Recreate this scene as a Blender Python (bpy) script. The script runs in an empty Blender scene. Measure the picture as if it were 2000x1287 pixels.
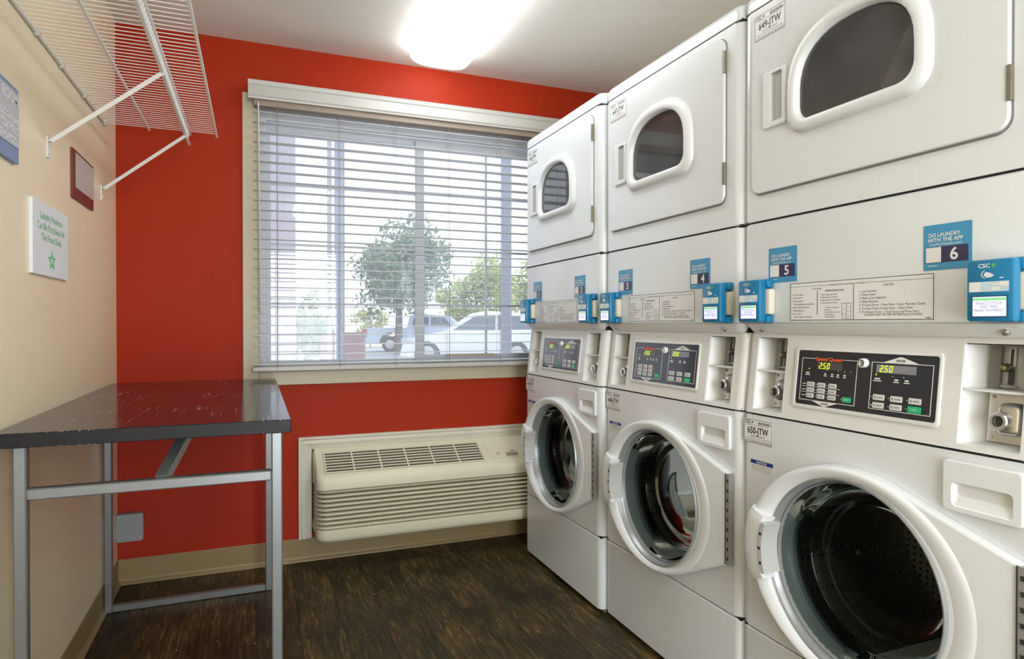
import bpy, bmesh, math, random
from mathutils import Vector, Matrix
from math import sin, cos, pi, radians
random.seed(7)
SC = bpy.context.scene
COL = SC.collection

# ------------------------------------------------------------------ camera, world, light, exposure
CAMH = 1.1298
YAW = radians(21.7267)
cam = bpy.data.objects.new('camera', bpy.data.cameras.new('camera')); COL.objects.link(cam)
cam.location = (0, 0, CAMH)
cam.rotation_euler = (radians(90 - 0.438), 0, -YAW)
cam.data.sensor_width = 36; cam.data.lens = 36 * 1260.36 / 2000
cam.data.shift_y = -1.8 / 2000; cam.data.clip_start = 0.02; cam.data.clip_end = 500
SC.camera = cam
SC.view_settings.view_transform = 'Standard'; SC.view_settings.look = 'None'
SC.view_settings.gamma = 1; SC.view_settings.use_curve_mapping = False
SC.view_settings.exposure = 0.30
W = bpy.data.worlds.new('sky'); SC.world = W; W.use_nodes = True
W.node_tree.nodes['Background'].inputs[0].default_value = (0.90, 0.94, 1.0, 1)
W.node_tree.nodes['Background'].inputs[1].default_value = 1.6
sun = bpy.data.objects.new('sun', bpy.data.lights.new('sun', 'SUN')); COL.objects.link(sun)
sun.data.energy = 1.4; sun.data.angle = radians(2); sun.data.color = (1, .95, .86)
sun.rotation_euler = (radians(38), 0, radians(150))
fill_light = bpy.data.objects.new('doorway_daylight', bpy.data.lights.new('doorway_daylight', 'AREA')); COL.objects.link(fill_light)
fill_light.data.shape = 'RECTANGLE'; fill_light.data.size = 1.0; fill_light.data.size_y = 1.95; fill_light.data.energy = 62; fill_light.data.color = (.90, .95, 1)
fill_light.location = (.45, -1.76, 1.02); fill_light.rotation_euler = (radians(90), 0, 0)      # unseen fill lamp, added behind the camera to brighten the room
LAMP = 8.0          # radiance of the fluorescent lenses

# ------------------------------------------------------------------ measurements of the room
D = 3.2164; LX = -0.5544; H = 2.4283; YB = -1.7; RX = 2.02

# ------------------------------------------------------------------ helpers
def setp(o, label=None, cat=None, group=None, kind=None):
    if label: o['label'] = label
    if cat: o['category'] = cat
    if group: o['group'] = group
    if kind: o['kind'] = kind
    return o

def thing(name, label, cat, loc=(0, 0, 0), rz=0, group=None):
    o = bpy.data.objects.new(name, None); COL.objects.link(o)
    o.location = loc; o.rotation_euler = (0, 0, rz); o.empty_display_size = .1
    return setp(o, label, cat, group)

class MB:
    """collects shapes and links them as ONE mesh object"""
    def __init__(s): s.bm = bmesh.new(); s.ms = None
    def build(s, name, mat, parent=None, smooth=None, loc=None, bevel=None):
        bmesh.ops.recalc_face_normals(s.bm, faces=s.bm.faces)
        me = bpy.data.meshes.new(name)
        if smooth is not None:
            for f in s.bm.faces: f.smooth = True
            for e in s.bm.edges:
                if len(e.link_faces) == 2 and e.calc_face_angle(0) > radians(smooth): e.smooth = False
        s.bm.to_mesh(me); s.bm.free()
        for m in (mat if isinstance(mat, (list, tuple)) else [mat]): me.materials.append(m)
        o = bpy.data.objects.new(name, me); COL.objects.link(o)
        if parent is not None: o.parent = parent
        if loc: o.location = loc
        if bevel:
            b = o.modifiers.new('bevel', 'BEVEL'); b.width = bevel; b.segments = 2; b.limit_method = 'ANGLE'; b.angle_limit = radians(35)
        return o
    def box(s, x0, x1, y0, y1, z0, z1, b=0, seg=2, mi=0):
        g = bmesh.ops.create_cube(s.bm, size=1)
        for v in g['verts']:
            v.co = Vector(((x0 + x1) / 2 + v.co.x * (x1 - x0), (y0 + y1) / 2 + v.co.y * (y1 - y0), (z0 + z1) / 2 + v.co.z * (z1 - z0)))
        fs = set(f for v in g['verts'] for f in v.link_faces)
        if b:
            es = set(e for v in g['verts'] for e in v.link_edges)
            r = bmesh.ops.bevel(s.bm, geom=list(es), offset=b, segments=seg, profile=.5, affect='EDGES')
            fs = set(r['faces']) | set(f for f in fs if f.is_valid)
        if mi:
            for f in fs: f.material_index = mi
        return s
    def bar(s, p, q, w, h=None, r=False, seg=10, up=(0, 0, 1)):
        """box or round bar from p to q"""
        p = Vector(p); q = Vector(q); h = h or w
        d = q - p; L = d.length; d.normalize()
        u = Vector(up)
        if abs(d.dot(u)) > .98: u = Vector((1, 0, 0))
        a = d.cross(u).normalized(); b = a.cross(d).normalized()
        if r: pts = [(cos(2 * pi * i / seg) * w / 2, sin(2 * pi * i / seg) * w / 2) for i in range(seg)]
        else: pts = [(-w / 2, -h / 2), (w / 2, -h / 2), (w / 2, h / 2), (-w / 2, h / 2)]
        A = [s.bm.verts.new(p + a * x + b * y) for x, y in pts]
        B = [s.bm.verts.new(q + a * x + b * y) for x, y in pts]
        n = len(pts)
        for i in range(n): s.bm.faces.new((A[i], A[(i + 1) % n], B[(i + 1) % n], B[i]))
        s.bm.faces.new(A); s.bm.faces.new(B[::-1])
        return s
    def tube(s, pts, rad, seg=8):
        for p, q in zip(pts, pts[1:]): s.bar(p, q, rad * 2, r=True, seg=seg)
        return s
    def lathe(s, prof, c=(0, 0, 0), axis='y', seg=48, sx=1, sz=1, close=False):
        """prof: (radius, height along axis); rings scaled by sx, sz"""
        rings = []
        for r, h in prof:
            ring = []
            for i in range(seg):
                t = 2 * pi * i / seg
                a, b = r * cos(t) * sx, r * sin(t) * sz
                co = {'y': (c[0] + a, c[1] + h, c[2] + b), 'z': (c[0] + a, c[1] + b, c[2] + h), 'x': (c[0] + h, c[1] + a, c[2] + b)}[axis]
                ring.append(s.bm.verts.new(co))
            rings.append(ring)
        for R0, R1 in zip(rings, rings[1:]):
            for i in range(seg): s.bm.faces.new((R0[i], R0[(i + 1) % seg], R1[(i + 1) % seg], R1[i]))
        if close: s.bm.faces.new(rings[0]); s.bm.faces.new(rings[-1][::-1])
        return s
    def loft(s, rings, caps=True, closed=True):
        RR = [[s.bm.verts.new(p) for p in r] for r in rings]
        n = len(RR[0])
        for a, b in zip(RR, RR[1:]):
            for i in range(n if closed else n - 1):
                s.bm.faces.new((a[i], a[(i + 1) % n], b[(i + 1) % n], b[i]))
        if caps and closed: s.bm.faces.new(RR[0]); s.bm.faces.new(RR[-1][::-1])
        return s
    def plate(s, outer, holes, y0, y1, bev=0, hbev=0):
        """plate in the XZ plane between y0 (front) and y1 (back) with holes, front edge chamfered by bev"""
        bm = s.bm
        def ring(pts, y): return [bm.verts.new((x, y, z)) for x, z in pts]
        def walls(a, b):
            for i in range(len(a)): bm.faces.new((a[i], a[(i + 1) % len(a)], b[(i + 1) % len(b)], b[i]))
        loopsF = []; loopsB = []
        if bev:
            f = ring(offset(outer, -bev), y0); m = ring(offset(outer, -bev * .3), y0 + bev * .3); m2 = ring(outer, y0 + bev); b = ring(outer, y1)
            walls(f, m); walls(m, m2); walls(m2, b)
        else:
            f = ring(outer, y0); b = ring(outer, y1); walls(f, b)
        loopsF.append(f); loopsB.append(b)
        for h in holes:
            if hbev:
                hf = ring(offset(h, hbev), y0); hm = ring(h, y0 + hbev); hb = ring(h, y1); walls(hf, hm); walls(hm, hb)
            else:
                hf = ring(h, y0); hb = ring(h, y1); walls(hf, hb)
            loopsF.append(hf); loopsB.append(hb)
        for loops in (loopsF, loopsB):
            es = []
            for l in loops:
                for i in range(len(l)):
                    e = bm.edges.get((l[i], l[(i + 1) % len(l)])) or bm.edges.new((l[i], l[(i + 1) % len(l)]))
                    es.append(e)
            bmesh.ops.triangle_fill(bm, use_beauty=True, use_dissolve=False, edges=es)
        return s
    def map(s, fn):
        for v in s.bm.verts: v.co = Vector(fn(v.co))
        return s

def offset(pts, d):
    n = len(pts); out = []
    area = sum(pts[i][0] * pts[(i + 1) % n][1] - pts[(i + 1) % n][0] * pts[i][1] for i in range(n))
    sg = 1 if area > 0 else -1
    for i in range(n):
        p0 = Vector(pts[i - 1]); p = Vector(pts[i]); p1 = Vector(pts[(i + 1) % n])
        a = (p - p0).normalized(); b = (p1 - p).normalized()
        na = Vector((a.y, -a.x)) * sg; nb = Vector((b.y, -b.x)) * sg
        m = na + nb
        if m.length < 1e-6: m = na
        m.normalize(); k = max(.5, m.dot(na))
        out.append(tuple(p + m * d / k))
    return out

def rrect(x0, x1, z0, z1, r, n=6):
    rs = r if isinstance(r, (list, tuple)) else [r] * 4      # bl, br, tr, tl
    out = []
    for k, (cx, cz, a0) in enumerate(((x0, z0, 180), (x1, z0, 270), (x1, z1, 0), (x0, z1, 90))):
        q = rs[k]; ux = cx + (q if k in (0, 3) else -q); uz = cz + (q if k in (0, 1) else -q)
        if q == 0: out.append((cx, cz)); continue
        for i in range(n + 1):
            t = radians(a0 + 90 * i / n); out.append((ux + q * cos(t), uz + q * sin(t)))
    return out

def ellipse(cx, cz, rx, rz, n=64, a0=0): return [(cx + rx * cos(2 * pi * i / n + a0), cz + rz * sin(2 * pi * i / n + a0)) for i in range(n)]

def hull(pts):
    pts = sorted(set((round(x, 6), round(y, 6)) for x, y in pts))
    def half(ps):
        h = []
        for p in ps:
            while len(h) > 1 and (h[-1][0] - h[-2][0]) * (p[1] - h[-2][1]) - (h[-1][1] - h[-2][1]) * (p[0] - h[-2][0]) <= 0: h.pop()
            h.append(p)
        return h[:-1]
    return half(pts) + half(pts[::-1])

# lettering: list of (text, x, z, size, align, width or None); returned as ONE mesh facing -Y
_tc = {}
def glyphs(txt, bold):
    k = (txt, bold)
    if k not in _tc:
        c = bpy.data.curves.new('t', 'FONT'); c.body = txt; c.size = 1; c.resolution_u = 3; c.offset = .022 if bold else 0
        c.fill_mode = 'FRONT'
        o = bpy.data.objects.new('t', c); COL.objects.link(o)
        me = o.to_mesh()
        vs = [(v.co.x, v.co.y) for v in me.vertices]; fs = [tuple(p.vertices) for p in me.polygons]
        o.to_mesh_clear(); bpy.data.objects.remove(o); bpy.data.curves.remove(c)
        _tc[k] = (vs, fs)
    return _tc[k]
def letters(mb, items, y, bold=False):
    for it in items:
        txt, x, z, size, al = it[:5]; w = it[5] if len(it) > 5 else None
        vs, fs = glyphs(txt, bold)
        if not vs: continue
        x0 = min(v[0] for v in vs); x1 = max(v[0] for v in vs)
        k = (w / (x1 - x0)) if w else size
        ww = (x1 - x0) * k
        ox = {'l': x, 'c': x - ww / 2, 'r': x - ww}[al]
        V = [mb.bm.verts.new((ox + (a - x0) * k, y, z + b * size)) for a, b in vs]
        for f in fs:
            try: mb.bm.faces.new([V[i] for i in f])
            except ValueError: pass
    return mb
def rects(mb, rs, y, t=.0004):
    for x0, x1, z0, z1 in rs: mb.box(x0, x1, y, y + t, z0, z1)
    return mb
def frame_lines(mb, x0, x1, z0, z1, w, y):
    return rects(mb, [(x0, x1, z1 - w, z1), (x0, x1, z0, z0 + w), (x0, x0 + w, z0, z1), (x1 - w, x1, z0, z1)], y)

# ------------------------------------------------------------------ materials
def mat(name, col, rough=.5, metal=0, noise=0, nscale=8, bump=0, bscale=200, spec=.5, emit=None, es=0, coat=0, stretch=(1, 1, 1)):
    m = bpy.data.materials.new(name); m.use_nodes = True; nt = m.node_tree; N = nt.nodes; P = N['Principled BSDF']
    c = tuple(col) + (1,)
    P.inputs['Base Color'].default_value = c; P.inputs['Roughness'].default_value = rough; P.inputs['Metallic'].default_value = metal
    P.inputs['Specular IOR Level'].default_value = spec; P.inputs['Coat Weight'].default_value = coat; P.inputs['Coat Roughness'].default_value = .08
    if emit: P.inputs['Emission Color'].default_value = tuple(emit) + (1,); P.inputs['Emission Strength'].default_value = es
    tc = N.new('ShaderNodeTexCoord'); mp = N.new('ShaderNodeMapping'); nt.links.new(tc.outputs['Object'], mp.inputs[0]); mp.inputs['Scale'].default_value = stretch
    if noise:
        t = N.new('ShaderNodeTexNoise'); t.inputs['Scale'].default_value = nscale; t.inputs['Detail'].default_value = 5
        r = N.new('ShaderNodeMapRange'); r.inputs['To Min'].default_value = 1 - noise; r.inputs['To Max'].default_value = 1 + noise
        mx = N.new('ShaderNodeVectorMath'); mx.operation = 'SCALE'; mx.inputs[0].default_value = col
        nt.links.new(mp.outputs[0], t.inputs[0]); nt.links.new(t.outputs[0], r.inputs[0]); nt.links.new(r.outputs[0], mx.inputs['Scale']); nt.links.new(mx.outputs[0], P.inputs['Base Color'])
    if bump:
        t = N.new('ShaderNodeTexNoise'); t.inputs['Scale'].default_value = bscale; b = N.new('ShaderNodeBump'); b.inputs['Strength'].default_value = bump; b.inputs['Distance'].default_value = .002
        nt.links.new(mp.outputs[0], t.inputs[0]); nt.links.new(t.outputs[0], b.inputs['Height']); nt.links.new(b.outputs[0], P.inputs['Normal'])
    return m

def glass_mat(name, tint, ior=1.45, rough=0.0, gcol=(1, 1, 1), haze=0, hcol=(.3, .3, .3), veil=0):
    m = bpy.data.materials.new(name); m.use_nodes = True; nt = m.node_tree; N = nt.nodes; L = nt.links
    N.remove(N['Principled BSDF']); out = N['Material Output']
    fr = N.new('ShaderNodeFresnel'); fr.inputs[0].default_value = ior
    tr = N.new('ShaderNodeBsdfTransparent'); tr.inputs[0].default_value = tuple(tint) + (1,)
    gl = N.new('ShaderNodeBsdfGlossy'); gl.inputs['Roughness'].default_value = rough; gl.inputs[0].default_value = tuple(gcol) + (1,)
    mx = N.new('ShaderNodeMixShader'); L.new(fr.outputs[0], mx.inputs[0]); L.new(gl.outputs[0], mx.inputs[2])
    if haze:
        df = N.new('ShaderNodeBsdfDiffuse'); df.inputs[0].default_value = tuple(hcol) + (1,)
        nz = N.new('ShaderNodeTexNoise'); nz.inputs['Scale'].default_value = 6; nz.inputs['Detail'].default_value = 6
        mr = N.new('ShaderNodeMapRange'); mr.inputs['From Min'].default_value = .35; mr.inputs['From Max'].default_value = .7; mr.inputs['To Min'].default_value = haze * .6; mr.inputs['To Max'].default_value = haze * 1.4
        tc = N.new('ShaderNodeTexCoord'); L.new(tc.outputs['Object'], nz.inputs[0]); L.new(nz.outputs[0], mr.inputs[0])
        m2 = N.new('ShaderNodeMixShader'); L.new(mr.outputs[0], m2.inputs[0]); L.new(tr.outputs[0], m2.inputs[1]); L.new(df.outputs[0], m2.inputs[2]); L.new(m2.outputs[0], mx.inputs[1])
    elif veil:                                           # bright haze over the view, put into the pane as a translucent mix
        tl = N.new('ShaderNodeBsdfTranslucent'); tl.inputs[0].default_value = (.9, .93, 1, 1)
        m2 = N.new('ShaderNodeMixShader'); m2.inputs[0].default_value = veil; L.new(tr.outputs[0], m2.inputs[1]); L.new(tl.outputs[0], m2.inputs[2]); L.new(m2.outputs[0], mx.inputs[1])
    else: L.new(tr.outputs[0], mx.inputs[1])
    L.new(mx.outputs[0], out.inputs[0])
    return m

def floor_mat():
    m = bpy.data.materials.new('wood_plank_floor'); m.use_nodes = True; nt = m.node_tree; N = nt.nodes; L = nt.links; P = N['Principled BSDF']
    tc = N.new('ShaderNodeTexCoord')
    sw = N.new('ShaderNodeMapping'); sw.inputs['Rotation'].default_value = (0, 0, pi / 2); L.new(tc.outputs['Object'], sw.inputs[0])
    br = N.new('ShaderNodeTexBrick'); br.inputs['Scale'].default_value = 1; br.inputs['Brick Width'].default_value = 1.22; br.inputs['Row Height'].default_value = .152
    br.inputs['Mortar Size'].default_value = .0012; br.inputs['Color1'].default_value = (0, 0, 0, 1); br.inputs['Color2'].default_value = (1, 1, 1, 1); br.inputs['Mortar'].default_value = (.5, .5, .5, 1)
    L.new(sw.outputs[0], br.inputs[0])
    # per-plank offset of the grain
    mul = N.new('ShaderNodeVectorMath'); mul.operation = 'SCALE'; mul.inputs['Scale'].default_value = 7.3; L.new(br.outputs['Color'], mul.inputs[0])
    add = N.new('ShaderNodeVectorMath'); add.operation = 'ADD'; L.new(tc.outputs['Object'], add.inputs[0]); L.new(mul.outputs[0], add.inputs[1])
    mp = N.new('ShaderNodeMapping'); mp.inputs['Scale'].default_value = (1, .09, 1); L.new(add.outputs[0], mp.inputs[0])
    n1 = N.new('ShaderNodeTexNoise'); n1.inputs['Scale'].default_value = 110; n1.inputs['Detail'].default_value = 5; n1.inputs['Distortion'].default_value = .8; L.new(mp.outputs[0], n1.inputs[0])
    mp2 = N.new('ShaderNodeMapping'); mp2.inputs['Scale'].default_value = (1, .4, 1); L.new(add.outputs[0], mp2.inputs[0])
    n2 = N.new('ShaderNodeTexNoise'); n2.inputs['Scale'].default_value = 9; n2.inputs['Detail'].default_value = 5; L.new(mp2.outputs[0], n2.inputs[0])
    r1 = N.new('ShaderNodeValToRGB'); e = r1.color_ramp.elements; e[0].position = .3; e[0].color = (.020, .0155, .0075, 1); e[1].position = .80; e[1].color = (.17, .12, .045, 1)
    k = e.new(.52); k.color = (.052, .037, .016, 1)
    L.new(n1.outputs[0], r1.inputs[0])
    r2 = N.new('ShaderNodeValToRGB'); e = r2.color_ramp.elements; e[0].position = .35; e[0].color = (.42, .46, .40, 1); e[1].position = .66; e[1].color = (1.45, 1.32, 1.0, 1); L.new(n2.outputs[0], r2.inputs[0])
    mx = N.new('ShaderNodeMix'); mx.data_type = 'RGBA'; mx.blend_type = 'MULTIPLY'; mx.inputs[0].default_value = 1; L.new(r1.outputs[0], mx.inputs[6]); L.new(r2.outputs[0], mx.inputs[7])
    r3 = N.new('ShaderNodeValToRGB'); e = r3.color_ramp.elements; e[0].color = (.72, .74, .7, 1); e[1].color = (1.25, 1.2, 1.1, 1); L.new(br.outputs['Color'], r3.inputs[0])
    m2 = N.new('ShaderNodeMix'); m2.data_type = 'RGBA'; m2.blend_type = 'MULTIPLY'; m2.inputs[0].default_value = 1; L.new(mx.outputs[2], m2.inputs[6]); L.new(r3.outputs[0], m2.inputs[7])
    m3 = N.new('ShaderNodeMix'); m3.data_type = 'RGBA'; m3.inputs[7].default_value = (.008, .006, .004, 1); L.new(br.outputs['Fac'], m3.inputs[0]); L.new(m2.outputs[2], m3.inputs[6])
    L.new(m3.outputs[2], P.inputs['Base Color'])
    mr = N.new('ShaderNodeMapRange'); mr.inputs['To Min'].default_value = .38; mr.inputs['To Max'].default_value = .62; L.new(n2.outputs[0], mr.inputs[0]); L.new(mr.outputs[0], P.inputs['Roughness'])
    P.inputs['Specular IOR Level'].default_value = .35
    bp = N.new('ShaderNodeBump'); bp.inputs['Strength'].default_value = .25; bp.inputs['Distance'].default_value = .0015; L.new(n1.outputs[0], bp.inputs['Height']); L.new(bp.outputs[0], P.inputs['Normal'])
    return m

def tabletop_mat():
    m = mat('black_laminate', (.012, .012, .016), .14, spec=.3); nt = m.node_tree; N = nt.nodes; L = nt.links; P = N['Principled BSDF']
    tc = N.new('ShaderNodeTexCoord')
    def scr(rot, sc, lo, hi):
        mp = N.new('ShaderNodeMapping'); mp.inputs['Rotation'].default_value = (0, 0, rot); mp.inputs['Scale'].default_value = sc; L.new(tc.outputs['Object'], mp.inputs[0])
        n = N.new('ShaderNodeTexNoise'); n.inputs['Scale'].default_value = 1; n.inputs['Detail'].default_value = 3; L.new(mp.outputs[0], n.inputs[0])
        r = N.new('ShaderNodeMapRange'); r.inputs['From Min'].default_value = lo; r.inputs['From Max'].default_value = hi; L.new(n.outputs[0], r.inputs[0]); return r
    a = scr(.35, (160, 5, 1), .60, .72); b = scr(-.6, (120, 4, 1), .62, .74)
    n = N.new('ShaderNodeTexNoise'); n.inputs['Scale'].default_value = 5; n.inputs['Detail'].default_value = 6; L.new(tc.outputs['Object'], n.inputs[0])
    rr = N.new('ShaderNodeMapRange'); rr.inputs['From Min'].default_value = .47; rr.inputs['From Max'].default_value = .64; L.new(n.outputs[0], rr.inputs[0])
    mxn = N.new('ShaderNodeMath'); mxn.operation = 'MAXIMUM'; L.new(a.outputs[0], mxn.inputs[0]); L.new(b.outputs[0], mxn.inputs[1])
    ml = N.new('ShaderNodeMath'); ml.operation = 'MULTIPLY'; L.new(mxn.outputs[0], ml.inputs[0]); L.new(rr.outputs[0], ml.inputs[1])
    cm = N.new('ShaderNodeMix'); cm.data_type = 'RGBA'; cm.inputs[6].default_value = (.012, .012, .016, 1); cm.inputs[7].default_value = (.42, .42, .5, 1); L.new(ml.outputs[0], cm.inputs[0]); L.new(cm.outputs[2], P.inputs['Base Color'])
    r2 = N.new('ShaderNodeMapRange'); r2.inputs['To Min'].default_value = .08; r2.inputs['To Max'].default_value = .2; L.new(n.outputs[0], r2.inputs[0]); L.new(r2.outputs[0], P.inputs['Roughness'])
    return m

def drum_mat():
    m = mat('perforated_drum_steel', (.30, .29, .28), .34, 1); nt = m.node_tree; N = nt.nodes; L = nt.links; P = N['Principled BSDF']
    tc = N.new('ShaderNodeTexCoord'); v = N.new('ShaderNodeTexVoronoi'); v.inputs['Scale'].default_value = 55; v.inputs['Randomness'].default_value = 0
    L.new(tc.outputs['Object'], v.inputs[0]); r = N.new('ShaderNodeValToRGB'); e = r.color_ramp.elements; r.color_ramp.interpolation = 'CONSTANT'
    e[0].color = (.01, .01, .01, 1); e[1].position = .22; e[1].color = (.30, .29, .28, 1); L.new(v.outputs['Distance'], r.inputs[0]); L.new(r.outputs[0], P.inputs['Base Color'])
    return m

M = dict(
    red=mat('red_wall_paint', (.37, .026, .006), .55, noise=.05, nscale=2.5, bump=.06, bscale=180, spec=.15),
    cream=mat('cream_wall_paint', (.85, .735, .515), .34, noise=.03, nscale=2, bump=.10, bscale=120, spec=.8),
    ceil=mat('ceiling_paint', (.80, .775, .71), .8, noise=.02, nscale=3, bump=.05),
    floor=floor_mat(),
    base=mat('tan_vinyl_baseboard', (.27, .195, .085), .45, noise=.05),
    casing=mat('beige_window_trim', (.55, .49, .35), .45, noise=.03),
    vinyl=mat('white_window_vinyl', (.62, .65, .70), .4),
    blind=mat('offwhite_blind', (.48, .47, .435), .4, noise=.03, stretch=(.3, 3, 12)),
    cord=mat('blind_cord', (.26, .23, .22), .7),
    white=mat('white_appliance_enamel', (.67, .70, .72), .22, noise=.012, nscale=3, coat=.15),
    plastic=mat('white_plastic', (.70, .725, .74), .33, noise=.01),
    console=mat('console_plastic', (.68, .69, .675), .38, noise=.012),
    recess=mat('finger_recess_shade', (.40, .41, .41), .5), greyin=mat('recess_grey', (.50, .50, .49), .5),
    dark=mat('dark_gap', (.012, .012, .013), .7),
    rubber=mat('grey_gasket_rubber', (.07, .072, .072), .5),
    steel=mat('brushed_steel', (.62, .61, .59), .26, 1, noise=.08, nscale=30),
    ringgrey=mat('retaining_ring_grey', (.30, .31, .31), .3, .3), chrome=mat('chrome', (.60, .60, .61), .3, 1),
    brass=mat('aged_brass', (.42, .36, .22), .28, 1),
    dhinge=mat('dryer_hinge_brassy', (.24, .22, .16), .4, .6, noise=.2, nscale=60), hinge=mat('hinge_steel', (.34, .34, .32), .35, .35, noise=.15, nscale=40),
    slot=mat('dark_slot', (.03, .03, .03), .4),
    slat=mat('blind_slat', (.60, .61, .62), .45, noise=.03, stretch=(.3, 3, 12)), drum=drum_mat(), dryerdrum=mat('dryer_drum_grey', (.23, .225, .215), .5, noise=.08, nscale=6),
    lifter=mat('drum_lifter_grey', (.22, .22, .23), .3, .7),
    bowl=glass_mat('clear_door_glass', (.55, .61, .60), 1.30, .03, gcol=(.42, .45, .45)),
    tint=glass_mat('tinted_dryer_glass', (.50, .50, .53), 1.5, .015, haze=.16, hcol=(.36, .37, .39)),
    pane=glass_mat('window_pane_glass', (.97, .985, 1.0), 1.35, 0, veil=.10),
    panel=mat('black_control_film', (.016, .018, .026), .16, spec=.6),
    led=mat('led_window', (.07, .065, .06), .15), ledw=mat('led_window_dryer', (.22, .22, .25), .2),
    digit=mat('lit_led_digits', (.2, .3, 0), .4, emit=(.72, .86, .02), es=1.1),
    lampled=mat('lit_indicator', (.2, .3, 0), .4, emit=(.55, .85, .05), es=1.2),
    paint=mat('printed_white', (.72, .72, .70), .5), black=mat('printed_black', (.03, .03, .03), .5), grey=mat('printed_grey', (.22, .22, .22), .5),
    green=mat('green_button', (.01, .42, .17), .35), redtxt=mat('printed_orange_red', (.90, .12, .03), .45),
    button=mat('button_grey', (.60, .60, .61), .4), key=mat('key_lock_plastic', (.75, .75, .74), .25),
    label=mat('label_white', (.72, .73, .73), .4), navy=mat('sticker_navy', (.035, .03, .085), .35), blue=mat('sticker_blue', (.055, .27, .47), .35),
    readblue=mat('reader_blue_plastic', (.004, .17, .35), .3, noise=.02), bracket=mat('reader_cream_bracket', (.64, .61, .50), .4),
    screen=mat('lit_screen', (.4, .42, .5), .2, emit=(.70, .72, .95), es=.75), scrgreen=mat('lit_screen_bar', (.1, .4, .1), .3, emit=(.25, .62, .25), es=.6),
    scrtxt=mat('screen_text', (.25, .25, .42), .4), noticeblue=mat('notice_blue', (.015, .04, .25), .4), sticklt=mat('reader_sticker', (.50, .64, .72), .4),
    csgreen=mat('logo_green', (.10, .42, .12), .4),
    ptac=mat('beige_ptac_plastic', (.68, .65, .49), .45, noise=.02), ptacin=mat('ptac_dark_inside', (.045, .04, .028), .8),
    ptactrim=mat('cream_molding', (.66, .63, .52), .45, noise=.04),
    metalgrey=mat('painted_grey_metal', (.27, .30, .31), .5, noise=.06, nscale=20),
    silver=mat('silver_table_tube', (.22, .23, .235), .34, .55, noise=.03), top=tabletop_mat(), topedge=mat('worn_black_edge', (.008, .008, .009), .42, noise=.9, nscale=14, spec=.25),
    wire=mat('white_coated_wire', (.74, .73, .70), .35), clip=mat('shelf_clip', (.52, .50, .42), .5),
    signblue=mat('sign_slate_blue', (.16, .24, .44), .4), signface=mat('sign_grey_face', (.46, .46, .50), .5, noise=.1, nscale=60),
    signbrown=mat('sign_maroon', (.16, .028, .018), .45), signpink=mat('sign_pale_face', (.50, .42, .38), .5, noise=.06, nscale=60),
    paper=mat('white_sign_board', (.74, .76, .80), .45), signgreen=mat('printed_green', (.10, .50, .16), .5),
    lens=mat('fluorescent_lens', (.8, .8, .78), .4, emit=(.93, .97, 1), es=LAMP), lamphouse=mat('lamp_housing', (.7, .7, .68), .5),
    crumb=mat('lint_specks', (.75, .73, .66), .8),
    ground=mat('pale_concrete', (.30, .33, .37), .9, noise=.15, nscale=.6), stucco=mat('lilac_stucco', (.36, .335, .39), .9, noise=.05, nscale=3),
    post=mat('blue_grey_post', (.22, .27, .35), .5), wallr=mat('dusty_red_wall', (.30, .19, .20), .9, noise=.08, nscale=4),
    leaf=mat('tree_leaves', (.17, .27, .17), .8, noise=.5, nscale=5), leafy=mat('yellow_green_leaves', (.40, .48, .17), .8, noise=.4, nscale=3), leafp=mat('pale_shrub_leaves', (.20, .28, .13), .8, noise=.4, nscale=6),
    trunk=mat('tree_bark', (.16, .14, .14), .9), carw=mat('white_car_paint', (.72, .76, .82), .3), cars=mat('pale_blue_car_paint', (.50, .60, .74), .3),
    carglass=mat('dark_car_glass', (.12, .15, .19), .12), tyre=mat('tyre_rubber', (.07, .08, .09), .8), tail=mat('tail_light_red', (.5, .05, .06), .3), fence=mat('fence_iron', (.22, .18, .18), .7),
    hub=mat('wheel_alloy', (.5, .52, .55), .35, .5), dirt=mat('pale_dirt', (.62, .55, .46), .95, noise=.1, nscale=.4),
)

# ------------------------------------------------------------------ the setting
def struct(mb, name, m, **k): return setp(mb.build(name, m, **k), kind='structure')
struct(MB().box(LX - .12, RX + .12, YB - .12, D + .0, -.12, 0), 'floor', M['floor'])
struct(MB().box(LX - .12, RX + .12, YB - .12, D + .14, H, H + .12), 'ceiling', M['ceil'])
struct(MB().box(LX - .12, LX, YB - .12, D + .14, 0, H), 'wall_left', M['cream'])
struct(MB().box(RX, RX + .12, YB - .12, D + .14, 0, H), 'wall_right', M['cream'])
mb = MB(); mb.plate([(LX, 0), (RX, 0), (RX, H), (LX, H)], [[(-.05, 0.001), (.95, 0.001), (.95, 2.03), (-.05, 2.03)]], YB - .12, YB); struct(mb, 'wall_front', M['cream'])  # unseen doorway opening, added as an outlet for the fill lamp
mb = MB()
for r in ((-.12, -.05, 0, 2.10), (.95, 1.02, 0, 2.10), (-.05, .95, 2.03, 2.10)): mb.box(r[0], r[1], YB, YB + .015, r[2], r[3])
struct(mb, 'trim_3', M['casing'])  # casing of the added doorway
WX0, WX1, WZ0, WZ1 = .018, 1.49, .905, 2.155         # window opening
PX0, PX1, PZ0, PZ1 = .249, 1.401, .1235, .532            # air conditioner opening
mb = MB(); mb.plate([(LX, 0), (RX, 0), (RX, H), (LX, H)], [[(WX0, WZ0), (WX1, WZ0), (WX1, WZ1), (WX0, WZ1)], [(PX0, PZ0), (PX1, PZ0), (PX1, PZ1), (PX0, PZ1)]], D, D + .14)
struct(mb, 'wall_back', M['red'])

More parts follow.
